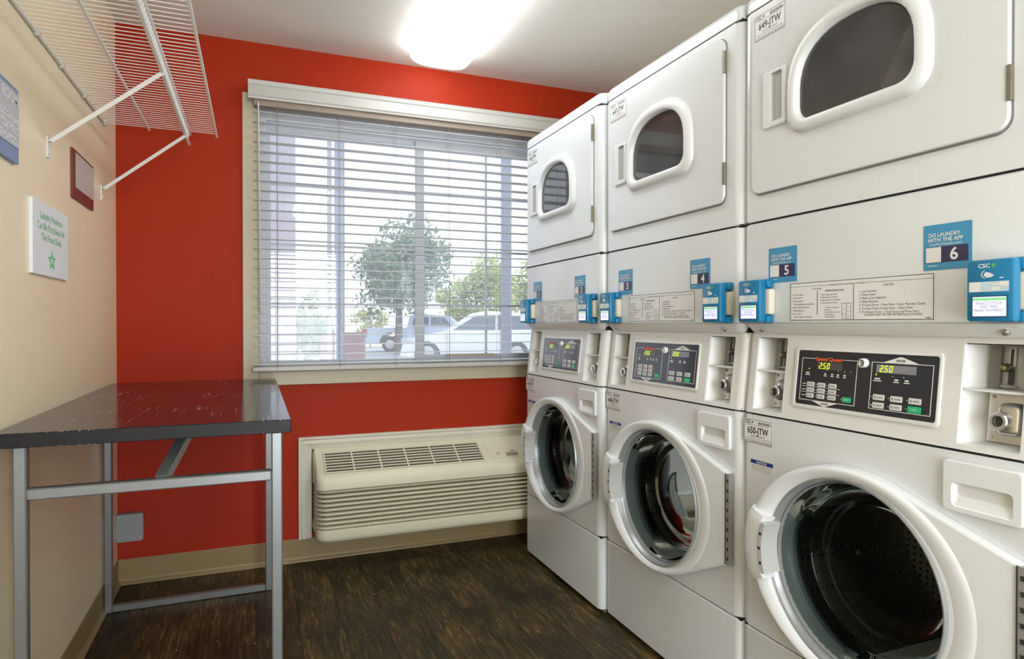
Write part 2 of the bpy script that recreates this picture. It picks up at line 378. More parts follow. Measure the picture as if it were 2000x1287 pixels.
def baseprof(mb, a, b, nrm):
    """cove base from a to b (x,y), nrm = direction into the room"""
    prof = [(0, 0), (.016, 0), (.015, .004), (.007, .014), (.0035, .022), (.003, .104), (.001, .1075), (0, .1075)]
    ring = lambda p: [(p[0] + nrm[0] * t, p[1] + nrm[1] * t, z) for t, z in prof]
    return mb.loft([ring(a), ring(b)])
struct(baseprof(MB(), (LX, D), (RX, D), (0, -1)), 'baseboard_back', M['base'])
struct(baseprof(MB(), (LX, YB), (LX, D), (1, 0)), 'baseboard_left', M['base'])
struct(baseprof(MB(), (RX, YB), (RX, D), (-1, 0)), 'baseboard_right', M['base'])
struct(baseprof(MB(), (LX, YB), (RX, YB), (0, 1)), 'baseboard_front', M['base'])

# window casing (flat beige boards around the opening)
mb = MB()
for r in ((-.051, WX0, .842, 2.19), (WX1, 1.56, .842, 2.19), (WX0, WX1, .842, WZ0), (WX0, WX1, WZ1, 2.19)):
    mb.box(r[0], r[1], D - .016, D, r[2], r[3])
struct(mb, 'trim_1', M['casing'], bevel=.003)
# window: jamb, two sashes with bars, panes
win = setp(thing('window_1', None, None, (0, 0, 0)), kind='structure')
y0 = D + .055
fx0, fx1, fz0, fz1 = .022, 1.486, .912, 2.148
mb = MB(); mb.plate([(fx0 - .004, fz0 - .007), (fx1 + .004, fz0 - .007), (fx1 + .004, fz1 + .007), (fx0 - .004, fz1 + .007)], [[(.052, .942), (1.458, .942), (1.458, 2.085), (.052, 2.085)]], y0 - .03, y0 + .05)
mb.build('window_frame', M['vinyl'], win, bevel=.003)
mb = MB(); mb.box(WX0 - .0, WX1, D - .005, y0 - .03, WZ0 - .0, WZ0 + .008); mb.build('window_sill', M['casing'], win)
def sash(x0, x1, z0, z1, mx, hz, yy, w=.028, r=None):
    m_ = MB(); m_.plate([(x0, z0), (x1, z0), (x1, z1), (x0, z1)], [[(x0 + w, z0 + w), (x1 - (r or w), z0 + w), (x1 - (r or w), z1 - w), (x0 + w, z1 - w)]], yy, yy + .022)
    s_ = m_.build('sash', M['vinyl'], win, bevel=.003)
    m_ = MB(); m_.box(mx - .006, mx + .006, yy + .006, yy + .014, z0 + w, z1 - w)
    for i, hh in enumerate(hz): m_.box(x0 + w, x1 - w, yy + .007, yy + .013, hh - (.009 if i == 0 else .0055), hh + (.009 if i == 0 else .0055))
    m_.build('glazing_bar', M['vinyl'], win)
    m_ = MB(); m_.box(x0 + w - .004, x1 - w + .004, yy + .0095, yy + .0105, z0 + w - .004, z1 - w + .004); m_.build('pane', M['pane'], win)
sash(.045, .806, .925, 2.075, .411, (1.803, 1.512, 1.226), y0 + .02, w=.026, r=.03)
sash(.768, 1.465, .925, 2.075, 1.152, (1.803, 1.512, 1.226), y0 - .012, w=.045)
mb = MB(); mb.box(.93, 1.19, y0 - .02, y0 - .012, .958, .972); mb.build('latch_rail', M['casing'], win)

# ------------------------------------------------------------------ window blind
bl = thing('window_blind', 'wide off-white horizontal slat blind hanging half open over the window', 'window blind', (0, D - .016, .90))
by = D - .05
bo = lambda o: (setattr(o, 'location', (0, -(D - .016), -.90)), o)[1]
mb = MB()
pr = [(0, 0), (.006, 0), (.008, .008), (.012, .014), (.012, .055), (.016, .062), (.018, .074), (.02, .079), (0, .079)]
ring = lambda x: [(x, D - .078 - t, 2.145 + z) for t, z in pr]
mb.loft([ring(-.026), ring(1.53)]); mb.box(-.026, -.018, D - .078, D - .0165, 2.145, 2.224); mb.box(1.522, 1.53, D - .078, D - .0165, 2.145, 2.224)
bo(mb.build('valance', M['blind'], bl))
mb = MB(); mb.box(-.002, 1.505, D - .072, D - .022, 2.118, 2.16); bo(mb.build('head_rail', mat('head_rail_brown', (.28, .22, .17), .5), bl, bevel=.002))
mb = MB()
for i in range(27):
    z = 2.0915 - i * .0441
    r = lambda x: [(x, by - .025, z - .0006), (x, by - .012, z + .0012), (x, by, z + .0019), (x, by + .012, z + .0012), (x, by + .025, z - .0006), (x, by + .025, z - .0026), (x, by, z - .0002), (x, by - .025, z - .0026)]
    mb.loft([r(-.004 + random.uniform(-.002, .002)), r(1.50)])
bo(mb.build('slats', M['slat'], bl))
mb = MB(); mb.box(-.010, 1.505, by - .026, by + .026, .911, .932, b=.004); bo(mb.build('bottom_rail', M['blind'], bl))
for x in (.097, .374, .643, .913, 1.187, 1.42):
    mb = MB(); mb.bar((x, by - .027, .915), (x, by - .027, 2.12), .0019, r=True, seg=5); mb.bar((x, by + .027, .915), (x, by + .027, 2.12), .0016, r=True, seg=5)
    mb.bar((x + .006, by, .92), (x + .006, by, 2.12), .0012, r=True, seg=5)
    bo(mb.build('ladder_cord', M['cord'], bl))
mb = MB(); mb.bar((.024, D - .085, 1.18), (.017, D - .08, 2.13), .008, r=True, seg=6); bo(mb.build('tilt_wand', M['blind'], bl, smooth=40))

# ------------------------------------------------------------------ wall air conditioner
struct_mb = MB()
def mould(mb, x0, x1, z0, z1):                       # mitred cream molding on three sides
    prof = [(0, 0), (.022, 0), (.022, .008), (.016, .016), (.018, .03), (.012, .044), (.008, .06), (0, .06)]   # (out from wall, inward)
    def ring(sx, fx, fz): return [(fx(t), D - o, fz(t)) for o, t in prof]
    L_ = lambda z: [(x0 + t, D - o, z) for o, t in prof]
    a = [(x0 + t, D - o, z0) for o, t in prof]; b = [(x0 + t, D - o, z1 - t) for o, t in prof]; c = [(x1 - t, D - o, z1 - t) for o, t in prof]; d = [(x1 - t, D - o, z0) for o, t in prof]
    mb.loft([a, b, c, d]); return mb
struct(mould(struct_mb, .190, 1.46, .1085, .590), 'trim_2', M['ptactrim'])
ac = thing('wall_air_conditioner', 'beige through-wall air conditioner with ribbed front below the window', 'air conditioner', (.254, D, .12))
AX0, AX1 = .254, 1.395; yf = 3.0
ao = lambda o: (setattr(o, 'location', (-.254, -D, -.12)), o)[1]
def acsec(x, y, z):  # helper for sloped top
    return (x, y, z)
zt = lambda y: .425 + (y - yf) * .50                 # sloped top surface height
# cabinet: body with rounded front vertical corners; front is cut by ribs
def planring(z, x0, x1, yb, yfr, r, n=6, inset=0):
    pts = [(x0 + inset, yb, z)]
    for i in range(n + 1):
        t = pi + (pi / 2) * i / n; pts.append((x0 + inset + r + r * cos(t), yfr + inset + r + r * sin(t), z))
    for i in range(n + 1):
        t = 1.5 * pi + (pi / 2) * i / n; pts.append((x1 - inset - r + r * cos(t), yfr + inset + r + r * sin(t), z))
    pts.append((x1 - inset, yb, z)); return pts
mb = MB()
rings = [planring(.140, AX0, AX1, D - .001, yf, .045, inset=.012), planring(.148, AX0, AX1, D - .001, yf, .045, inset=.004), planring(.160, AX0, AX1, D - .001, yf, .045), planring(.196, AX0, AX1, D - .001, yf, .045)]
mb.loft(rings)
ao(mb.build('lower_housing', M['ptac'], ac, smooth=40))
mb = MB()
def slopering(dz, inset):
    return [(x, y, zt(y) + dz) for x, y, z in planring(0, AX0, AX1, D - .001, yf, .045, inset=inset)]
base = planring(.378, AX0, AX1, D - .001, yf, .045)
mb.loft([base, slopering(-.022, 0), slopering(-.008, .003), slopering(0, .010)], caps=True)
ao(mb.build('upper_housing', M['ptac'], ac, smooth=35))
mb = MB(); mb.box(.2495, 1.40, D - .0035, D + .13, .124, .531); ao(mb.build('gap_shade_plate', M['ptacin'], ac))  # dark plate standing in for the shade in the gap around the unit
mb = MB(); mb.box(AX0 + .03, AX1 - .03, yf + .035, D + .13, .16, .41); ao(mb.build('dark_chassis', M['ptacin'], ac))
mb = MB()
for i in range(9):
    z = .2035 + i * .0204
    mb.loft([planring(z - .0072, AX0, AX1, D - .002, yf, .040, inset=.028), planring(z - .0058, AX0, AX1, D - .002, yf, .045, inset=.010), planring(z, AX0, AX1, D - .002, yf, .045, inset=.003), planring(z + .0045, AX0, AX1, D - .002, yf, .045, inset=.008), planring(z + .0062, AX0, AX1, D - .002, yf, .040, inset=.026)])
ao(mb.build('front_louvers', M['ptac'], ac, smooth=50))
# discharge grille on the slope
def onslope(x, s, h=0):     # s along the slope from front (0) to wall
    k = math.atan(.5); y = yf + s * cos(k); return (x, y - sin(k) * h, zt(y) + cos(k) * h)
GX0, GX1, GS0, GS1 = .300, 1.065, .046, .192
def slopebox(mb, x0, x1, s0, s1, h0, h1):
    ring = lambda x: [onslope(x, s0, h0), onslope(x, s1, h0), onslope(x, s1, h1), onslope(x, s0, h1)]
    return mb.loft([ring(x0), ring(x1)])
mb = MB(); slopebox(mb, GX0, GX1, GS0, GS1, .0005, .002); ao(mb.build('discharge_opening', M['ptacin'], ac))
mb = MB()
for i in range(8): s = GS0 + (GS1 - GS0) * i / 7; slopebox(mb, GX0, GX1, s - .0032, s + .0032, .002, .0060)
for i in range(7): x = GX0 + (GX1 - GX0) * i / 6; slopebox(mb, x - .003, x + .003, GS0, GS1, .002, .0065)
ao(mb.build('discharge_grille', M['ptac'], ac))
mb = MB(); slopebox(mb, 1.10, 1.385, .055, .185, .001, .004); ao(mb.build('control_door', M['ptac'], ac, bevel=.002))
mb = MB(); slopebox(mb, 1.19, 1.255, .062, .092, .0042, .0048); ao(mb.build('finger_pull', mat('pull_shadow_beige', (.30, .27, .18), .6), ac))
mb = MB()
for i in range(14):
    a0 = radians(115 + i * 310 / 14); a1 = radians(115 + (i + 1) * 310 / 14)
    p = [onslope(1.15 + cos(a) * r, .088 + sin(a) * r, .0048) for a, r in ((a0, .0072), (a1, .0072), (a1, .0092), (a0, .0092))]
    mb.bm.faces.new([mb.bm.verts.new(q) for q in p])
slopebox(mb, 1.149, 1.151, .089, .1, .0045, .005); ao(mb.build('power_symbol', M['black'], ac))
mb = MB(); slopebox(mb, 1.215, 1.245, .101, .105, .0045, .005); ao(mb.build('maker_mark', M['black'], ac))

# ------------------------------------------------------------------ electrical box on the red wall
eb = thing('electrical_box', 'small grey metal junction box low on the red wall by the corner', 'junction box', (-.503, D, .254))
mb = MB(); mb.box(-.047, .050, -.042, 0, -.056, .056); mb.build('box_body', M['metalgrey'], eb, bevel=.003)
mb = MB(); mb.plate(rrect(-.051, .053, -.059, .059, .012), [], -.046, -.042, bev=.001); mb.build('cover_plate', M['metalgrey'], eb)
for x, z in ((-.04, .046), (.042, .046), (-.04, -.046), (.042, -.046)):
    mb = MB(); mb.lathe([(.0045, 0), (.004, -.002), (.001, -.0025)], (x, -.046, z), seg=10, close=True); mb.build('screw', M['hinge'], eb)

# ------------------------------------------------------------------ folding table by the left wall
tb = thing('laundry_table', 'long black-topped laundry folding table on silver square tube legs against the cream wall', 'table', (-.23, 2.42, 0))
TO = Vector((-.23, 2.42, 0)); to = lambda o: (setattr(o, 'location', -TO), o)[1]
TX0, TX1, TY0, TY1, TZ = LX + .004, .087, 1.765, 3.10, .882
mb = MB(); mb.box(TX0, TX1, TY0, TY1, TZ - .034, TZ); o = to(mb.build('tabletop', [M['top'], M['topedge']], tb))
for f in o.data.polygons:
    if abs(f.normal.z) < .5: f.material_index = 1
b = o.modifiers.new('bevel', 'BEVEL'); b.width = .002; b.segments = 1
t = .0265
LXL, LXR = -.5005, .0525
for (x, y) in ((LXL, 1.795), (LXR, 1.795), (-.5335, 2.922), (.0525, 2.922)):
    mb = MB(); mb.box(x - t / 2, x + t / 2, y - t / 2, y + t / 2, 0, TZ - .034, b=.003, seg=1); to(mb.build('leg', M['silver'], tb))
def stret(x0, x1, y, z, name='stretcher'):
    m_ = MB(); m_.box(x0, x1, y - t / 2, y + t / 2, z - t / 2, z + t / 2, b=.003, seg=1); to(m_.build(name, M['silver'], tb))
stret(LXL + t / 2, LXR - t / 2, 1.795, .7365); stret(LXL + t / 2, LXR - t / 2, 1.795, .0145)
stret(-.5335 + t / 2, .0525 - t / 2, 2.922, .0145); stret(-.5335 + t / 2, .0525 - t / 2, 2.922, .834)
mb = MB(); mb.bar((-.215, 1.80, .745), (-.165, 2.02, .848), t, t); to(mb.build('diagonal_brace', M['silver'], tb))

# ------------------------------------------------------------------ wire shelf
sh = thing('wire_shelf', 'white ventilated wire shelf with hanging rod braced on the cream wall', 'wire shelf', (LX, 2.2, 1.922))
SO = Vector((LX, 2.2, 1.922)); so = lambda o: (setattr(o, 'location', -SO), o)[1]
SZ = 1.922; SY0, SY1 = .55, 3.0
mb = MB(); y = SY0 + .01
while y < SY1 - .004:
    mb.bar((-.548, y, SZ + .004), (-.146, y, SZ + .004), .0028, r=True, seg=5); y += .0272
so(mb.build('wire_deck', M['wire'], sh))
for x, d_, e in ((-.548, .0105, 0), (-.398, .009, .004), (-.250, .010, .01), (-.1475, .009, .012)):
    mb = MB(); mb.bar((x, SY0, SZ - .0015), (x, SY1 + e, SZ - .0015), d_, r=True, seg=8); so(mb.build('shelf_rod', M['wire'], sh, smooth=40))
mb = MB(); mb.bar((-.256, SY0, 1.886), (-.256, 3.035, 1.886), .0125, r=True, seg=8); so(mb.build('hanging_rod', M['wire'], sh, smooth=40))
mb = MB(); y = SY0 + .02
while y < SY1 - .02:
    mb.bar((-.255, y, 1.888), (-.251, y + .013, SZ - .002), .0025, r=True, seg=4); mb.bar((-.251, y + .013, SZ - .002), (-.255, y + .027, 1.888), .0025, r=True, seg=4); y += .0272
so(mb.build('truss_wire', M['wire'], sh))
for yb, yt in ((2.227, 2.20), (2.93, 2.895), (.95, .94)):
    mb = MB()
    a = Vector((LX + .006, yb, 1.655)); b_ = Vector((-.258, yt, 1.884))
    mb.bar(a, b_, .005, .019, up=(0, 1, 0)); d = (b_ - a).normalized()
    mb.bar(a + Vector((.006, -.009, 0)), b_ + Vector((.006, -.009, 0)), .012, .002, up=(0, 1, 0))
    br = so(mb.build('support_brace', M['wire'], sh))
    mb = MB(); mb.box(LX, LX + .004, yb - .011, yb + .011, 1.608, 1.668); mb.lathe([(.005, 0), (.004, .003), (.001, .0035)], (LX + .004, yb, 1.624), axis='x', seg=8, close=True)
    o = mb.build('brace_foot', M['wire'], br, bevel=.001); o.location = (0, 0, 0)
for y in (1.72, 2.112, 2.353, 2.633, 2.965):
    mb = MB(); mb.box(LX, LX + .014, y - .009, y + .009, SZ - .012, SZ + .012, b=.003, seg=1); so(mb.build('wall_clip', M['clip'], sh))

# ------------------------------------------------------------------ signs on the left wall (board in local XZ, facing -Y, turned to face +X)
def wallsign(name, label, cat, yc, zc): return thing(name, label, cat, (LX, yc, zc), radians(90))   # local +X = world +Y, local -Y = world +X
s = wallsign('room_sign', 'slate blue framed room name plate high on the cream wall nearest the camera', 'sign', 1.80, 1.616)
mb = MB(); mb.plate(rrect(-.16, .149, -.092, .092, .004), [], -.010, 0, bev=.001); mb.build('sign_board', M['signblue'], s)
mb = MB(); mb.plate(rrect(-.152, .144, -.055, .080, .003), [], -.012, -.010); mb.build('sign_face', M['signface'], s)
mb = MB(); letters(mb, [('ROOM', .135, .048, .036, 'r')], -.0125, True); mb.build('lettering', M['paint'], s)
mb = MB()
for r in range(3):
    for c in range(9):
        for dx, dz in random.sample([(0, 0), (.006, 0), (0, .006), (.006, .006), (0, -.006), (.006, -.006)], 3):
            mb.lathe([(.0017, 0), (.0008, -.0014)], (.128 - c * .017 + dx, -.012, .012 - r * .026 + dz), seg=6, close=True)
mb.build('braille_dots', M['paint'], s)
s = wallsign('plaque', 'small maroon framed plaque with a pale face between the two shelf braces', 'sign', 2.621, 1.6225)
mb = MB(); mb.plate(rrect(-.146, .146, -.0805, .0805, .003), [], -.007, 0, bev=.001); mb.build('plaque_board', M['signbrown'], s)
mb = MB(); mb.plate(rrect(-.108, .146, -.044, .072, .002), [], -.0085, -.007); mb.build('plaque_face', M['signpink'], s)
s = wallsign('notice_board', 'white notice with green lettering and a green star on the cream wall', 'sign', 2.234, 1.366)
mb = MB(); mb.plate(rrect(-.1725, .1725, -.101, .101, .002), [], -.008, 0); mb.build('sign_board', M['paper'], s)
mb = MB(); letters(mb, [('Laundry Products', .0, .056, .028, 'c', .215), ('Can Be Purchased At', .0, .026, .028, 'c', .268), ('The Front Desk', .0, -.004, .028, 'c', .195)], -.0085); mb.build('lettering', M['signgreen'], s)
star = lambda R, r: [((R if i % 2 == 0 else r) * cos(pi / 2 + i * pi / 5) * 1.15, -.055 + (R if i % 2 == 0 else r) * sin(pi / 2 + i * pi / 5)) for i in range(10)]
mb = MB(); mb.plate(star(.031, .014), [star(.016, .0075)], -.009, -.008); mb.build('star_mark', M['signgreen'], s)

# ------------------------------------------------------------------ ceiling lights
def ceiling_light(label, x, y0, y1):
    o = thing('ceiling_light', label, 'ceiling light', (x, (y0 + y1) / 2, H), 0, 'fluorescent ceiling fixtures')
    hl = (y1 - y0) / 2
    mb = MB(); mb.box(-.12, .12, -hl + .02, hl - .02, -.02, 0); mb.build('lamp_housing', M['lamphouse'], o)
    mb = MB(); rings = []
    n = 14
    def sec(y, sw, sd):
        pts = []
        for i in range(n + 1):
            t = pi * i / n; cx = -cos(t); sz = sin(t)
            pts.append((math.copysign(abs(cx) ** .6, cx) * .145 * sw, y, -.008 - (abs(sz) ** .6) * .074 * sd))
        return pts
    for y, sw, sd in ((-hl, .9, .35), (-hl + .006, .96, .75), (-hl + .02, 1, .96), (-hl + .05, 1, 1), (hl - .05, 1, 1), (hl - .02, 1, .96), (hl - .006, .96, .75), (hl, .9, .35)): rings.append(sec(y, sw, sd))
    mb.loft(rings); mb.build('lamp_diffuser', M['lens'], o, smooth=60)
    return o
ceiling_light('long white wrap-around fluorescent light on the ceiling, the one ending near the red wall', .822, 1.80, 3.02)
ceiling_light('long white wrap-around fluorescent ceiling light added unseen behind the camera to brighten the room', .55, -1.3, 0.05)  # unseen second fixture, added to light the room more evenly

# ------------------------------------------------------------------ stacked washer-dryers  (local X = to the right, -Y = out of the front, Z up)
RING_C = (.361, .559); RH, RV = .285, .247; GC = (.359, .556)     # door ring and glass centres
def body_shell(mb, w, z0, z1, r=.026, depth=.70, front=True, chamf=.004, outset=0):
    """cabinet with rounded front vertical corners"""
    def ring(z, ins):
        return planring(z, 0, w, depth, 0 - outset, r, inset=ins)
    mb.loft([ring(z0, chamf), ring(z0 + chamf, 0), ring(z1 - chamf, 0), ring(z1, chamf)])
    return mb
def open_shell(mb, w, z0, z1, hole, r=.026, depth=.70):
    """same, but with a hole through the front: curved corner strips + sides + caps and a holed front plate"""
    def side(z, ins, sgn):
        pts = planring(z, 0, w, depth, 0, r, inset=ins); n = len(pts) // 2
        return pts[:n] if sgn < 0 else pts[n:]
    for sg in (-1, 1):
        mb.loft([side(z0, .004, sg), side(z0 + .004, 0, sg), side(z1 - .004, 0, sg), side(z1, .004, sg)], caps=False, closed=False)
    mb.plate([(r, z0 + .001), (w - r, z0 + .001), (w - r, z1 - .001), (r, z1 - .001)], [hole], 0, .004)
    for z in (z0 + .001, z1 - .001):
        vs = [mb.bm.verts.new(p) for p in planring(z, 0, w, depth, 0.001, r, inset=.001)]; mb.bm.faces.new(vs)
    mb.box(.003, w - .003, depth - .004, depth, z0, z1)
    return mb

SEG7 = {'2': 'abged', '5': 'afgcd', '0': 'abcdef'}
def seg7(mb, s, x, z, h, y):
    w = h * .52; t = h * .13; sl = .14
    for ch in s:
        if ch == '.':
            mb.box(x - w * .30, x - w * .30 + t, y, y + .0004, z, z + t); continue
        R = {'a': (t * .6, w - t * .6, h - t, h), 'g': (t * .6, w - t * .6, h / 2 - t / 2, h / 2 + t / 2), 'd': (t * .6, w - t * .6, 0, t), 'f': (0, t, h / 2 + .1 * t, h - t * .5), 'b': (w - t, w, h / 2 + .1 * t, h - t * .5), 'e': (0, t, t * .5, h / 2 - .1 * t), 'c': (w - t, w, t * .5, h / 2 - .1 * t)}
        for k in SEG7[ch]:
            a, b, c, d = R[k]
            vs = [mb.bm.verts.new((x + px + sl * pz, y, z + pz)) for px, pz in ((a, c), (b, c), (b, d), (a, d))]; mb.bm.faces.new(vs)
        x += w * 1.5
    return mb

def laundry_label(root, x0, x1, z0, z1, num, y=-.0008, hatch=True):
    mb = MB(); mb.plate(rrect(x0, x1, z0, z1, .004), [], y, y + .0008); l = mb.build('identification_label', M['label'], root)
    w = x1 - x0; h = z1 - z0; mb = MB(); yy = y - .0003
    frame_lines(mb, x0 + .001, x1 - .001, z0 + .001, z1 - .001, .0011, yy)
    letters(mb, [('CSC', x0 + .05 * w, z1 - .20 * h, .2 * h, 'l', .20 * w), ('SERVICEWORKS', x1 - .07 * w, z1 - .20 * h, .15 * h, 'r', .42 * w), (num, x0 + .14 * w, z0 + .40 * h, .38 * h, 'l', .72 * w)], yy, True)
    mb.lathe([(.03 * w, 0), (.001, -.0001)], (x0 + .31 * w, yy, z1 - .13 * h), seg=12)
    rects(mb, [(x0 + .15 * w, x1 - .15 * w, z0 + .745 * h, z0 + .757 * h), (x0 + .25 * w, x1 - .25 * w, z0 + .29 * h, z0 + .31 * h), (x0 + .1 * w, x1 - .1 * w, z0 + .2 * h, z0 + .212 * h)], yy)
    if hatch:
        for i in range(12):
            a = x0 + .05 * w + i * .077 * w
            vs = [mb.bm.verts.new(p) for p in ((a, yy, z0 + .04 * h), (a + .02 * w, yy, z0 + .04 * h), (a + .06 * w, yy, z0 + .14 * h), (a + .04 * w, yy, z0 + .14 * h))]; mb.bm.faces.new(vs)
    mb.build('lettering', M['black'], l)

def sticker(root, x0, x1, z0, z1, num):
    mb = MB(); mb.plate(rrect(x0, x1, z0, z1, .002), [], -.0008, 0); st = mb.build('app_sticker', M['blue'], root)
    w = x1 - x0; h = z1 - z0
    mb = MB(); rects(mb, [(x0 + .05 * w, x1 - .07 * w, z0 + .16 * h, z0 + .51 * h)], -.0012); mb.build('number_field', M['navy'], st)
    mb = MB(); rects(mb, [(x0 + .06 * w, x0 + .38 * w, z0 + .17 * h, z0 + .50 * h)], -.0016)
    letters(mb, [('DO LAUNDRY', x0 + .12 * w, z1 - .27 * h, .115 * h, 'l', .66 * w), ('WITH THE APP', x0 + .09 * w, z1 - .38 * h, .115 * h, 'l', .74 * w), (num, x0 + .65 * w, z0 + .21 * h, .37 * h, 'c')], -.0016, True)
    letters(mb, [('GetPayMobile.com', x0 + .14 * w, z1 - .465 * h, .085 * h, 'l', .66 * w)], -.0016)
    rects(mb, [(x0 + .1 * w, x0 + .3 * w, z0 + .085 * h, z0 + .10 * h)], -.0014)
    mb.build('lettering', M['paint'], st)

def reader(root, x0, z0, w=.080, h=.1115):
    x1 = x0 + w; z1 = z0 + h
    mb = MB()
    mb.box(x0, x1, -.047, -.023, z0, z1, b=.006); mb.box(x0 + .006, x1 + .004, -.024, 0, z1 - .021, z1 + .002, b=.005); mb.box(x0 + .006, x1 + .004, -.024, 0, z0 - .001, z0 + .018, b=.005)
    mb.box(x0 + .01, x1 - .012, -.03, 0, z0 + .008, z1 - .008)
    rd = mb.build('payment_reader', M['readblue'], root, smooth=40)
    mb = MB(); mb.box(x0 + .02, x1 + .008, -.0215, 0, z0 + .021, z1 - .024, b=.005); mb.build('reader_bracket', M['bracket'], rd, smooth=40)
    mb = MB(); mb.box(x0 + .010, x1 - .008, -.0474, -.046, z0 + .007, z0 + .047); mb.build('screen_bezel', mat('bezel_dark_blue', (.01, .08, .2), .3), rd)
    mb = MB(); mb.box(x0 + .013, x1 - .011, -.048, -.047, z0 + .010, z0 + .0445); sc = mb.build('screen', M['screen'], rd)
    mb = MB(); mb.box(x0 + .013, x1 - .011, -.0483, -.048, z0 + .038, z0 + .0425); mb.build('screen_bar', M['scrgreen'], rd)
    mb = MB(); letters(mb, [('SELECT CYCLE', x0 + .041, z0 + .031, .007, 'c', .044), ('AND THEN', x0 + .041, z0 + .0245, .007, 'c', .028), ('MAKE PAYMENT', x0 + .041, z0 + .018, .007, 'c', .050)], -.0485); mb.build('screen_text', M['scrtxt'], rd)
    mb = MB(); rects(mb, [(x0 + .006, x0 + .073, z0 + .0535, z0 + .0715)], -.0473, .0003); mb.build('reader_sticker', M['sticklt'], rd)
    mb = MB(); rects(mb, [(x0 + .0065, x0 + .025, z0 + .0538, z0 + .0712), (x0 + .044, x0 + .057, z0 + .065, z0 + .0675), (x0 + .058, x0 + .072, z0 + .0625, z0 + .071), (x0 + .044, x0 + .057, z0 + .056, z0 + .062)], -.0476, .0003)
    letters(mb, [('CSC', x0 + .022, z1 - .015, .010, 'l', .020)], -.0474, True)
    for i in range(10):     # contactless waves
        a = radians(120 + i * 12)
        for R_ in (.0125,):
            p0 = (x0 + .040 + R_ * cos(a), -.0474, z1 - .027 + R_ * .65 * sin(a)); p1 = (x0 + .040 + R_ * cos(a + .21), -.0474, z1 - .027 + R_ * .65 * sin(a + .21)); mb.bar(p0, p1, .0009)
    mb.plate(hull([(x0 + .031, z1 - .028), (x0 + .035, z1 - .0225), (x0 + .042, z1 - .0245), (x0 + .049, z1 - .029), (x0 + .044, z1 - .0325), (x0 + .036, z1 - .033)]), [], -.0476, -.0474)
    rects(mb, [(x0 + .058, x0 + .064, z1 - .035, z1 - .033)], -.0474, .0003)
    mb.build('lettering', M['paint'], rd)
    mb = MB(); mb.lathe([(.0035, 0), (.0006, -.0002)], (x0 + .0475, -.0473, z1 - .0115), seg=12); mb.build('logo_leaf', M['csgreen'], rd)

def instructions(root, x0, x1, z0, z1):
    mb = MB(); mb.plate(rrect(x0, x1, z0, z1, .002), [], -.0007, 0); l = mb.build('instruction_label', M['label'], root)
    mb = MB(); y = -.001; w = x1 - x0; h = z1 - z0
    frame_lines(mb, x0, x1, z0, z1, .0013, y)
    xm = x0 + .5 * w - .001
    rects(mb, [(x0, x0 + .32 * w, z1 - .105 * h, z1 - .098 * h), (x0 + .575 * w, x1, z1 - .105 * h, z1 - .098 * h), (xm, xm + .0013, z0, z1 - .13 * h), (x0 + .225 * w, x0 + .229 * w, z0 + .14 * h, z1 - .23 * h)], y)
    letters(mb, [('OPERATING INSTRUCTIONS', x0 + .448 * w, z1 - .125 * h, .062 * h, 'c', .25 * w), ('WASHER', x0 + .225 * w, z1 - .205 * h, .06 * h, 'c', .075 * w), ('DRYER', x0 + .735 * w, z1 - .205 * h, .06 * h, 'c', .07 * w)], y)
    L1 = ['1. Load Laundry', '2. Close Door', '3. Add Supplies', '    (See Supplies Instructions)', '4. Make Cycle Selection', '5. Make Payment', '6. Press Start', '    (Door Must be Closed)']
    letters(mb, [(t_, x0 + (.015 if t_[0] != ' ' else .035) * w, z1 - (.335 + .085 * i) * h, .062 * h, 'l') for i, t_ in enumerate(L1)], y)
    letters(mb, [('SUPPLIES INSTRUCTIONS', x0 + .36 * w, z1 - .265 * h, .055 * h, 'c', .14 * w)], y, True)
    L2 = ['1. Open Dispenser Door', '2. Add Supplies to Proper', '    Compartment (see following)', '3. Close Dispenser Door']
    letters(mb, [(t_, x0 + .25 * w, z1 - (.36 + .07 * i) * h, .052 * h, 'l') for i, t_ in enumerate(L2)], y)
    L3 = ['1. PreWash Detergent', '    (if offered)', '2. Main Wash Detergent', '3. Liquid Bleach', '4. Fabric Softener']
    letters(mb, [(t_, x0 + .285 * w, z1 - (.69 + .06 * i) * h, .048 * h, 'l') for i, t_ in enumerate(L3)], y)
    frame_lines(mb, x0 + .415 * w, x0 + .482 * w, z0 + .04 * h, z0 + .42 * h, .0007, y); rects(mb, [(x0 + .448 * w, x0 + .450 * w, z0 + .04 * h, z0 + .42 * h), (x0 + .415 * w, x0 + .449 * w, z0 + .155 * h, z0 + .162 * h), (x0 + .449 * w, x0 + .482 * w, z0 + .21 * h, z0 + .217 * h)], y)
    letters(mb, [('2', x0 + .432 * w, z0 + .26 * h, .05 * h, 'c'), ('4', x0 + .465 * w, z0 + .3 * h, .05 * h, 'c'), ('1', x0 + .432 * w, z0 + .08 * h, .05 * h, 'c'), ('3', x0 + .465 * w, z0 + .1 * h, .05 * h, 'c')], y)
    L4 = ['1. Load Laundry', '2. Close Door', '3. Make Cycle Selection', '4. Make Payment', '5. To Start Dryer - Press Start - Door Must be Closed', '6. To Stop Dryer During Cycle - Open Door', '7. To Restart Dryer - Close Door and Press Start']
    letters(mb, [(t_, x0 + .54 * w, z1 - (.335 + .083 * i) * h, .075 * h, 'l') for i, t_ in enumerate(L4)], y)
    letters(mb, [('(CLEAN LINT FILTER AFTER EACH LOAD)', x0 + .575 * w, z0 + .10 * h, .075 * h, 'l', .36 * w)], y)
    rects(mb, [(x1 - .045 * w, x1 - .015 * w, z0 + .035 * h, z0 + .05 * h)], y)
    mb.build('lettering', M['black'], l)

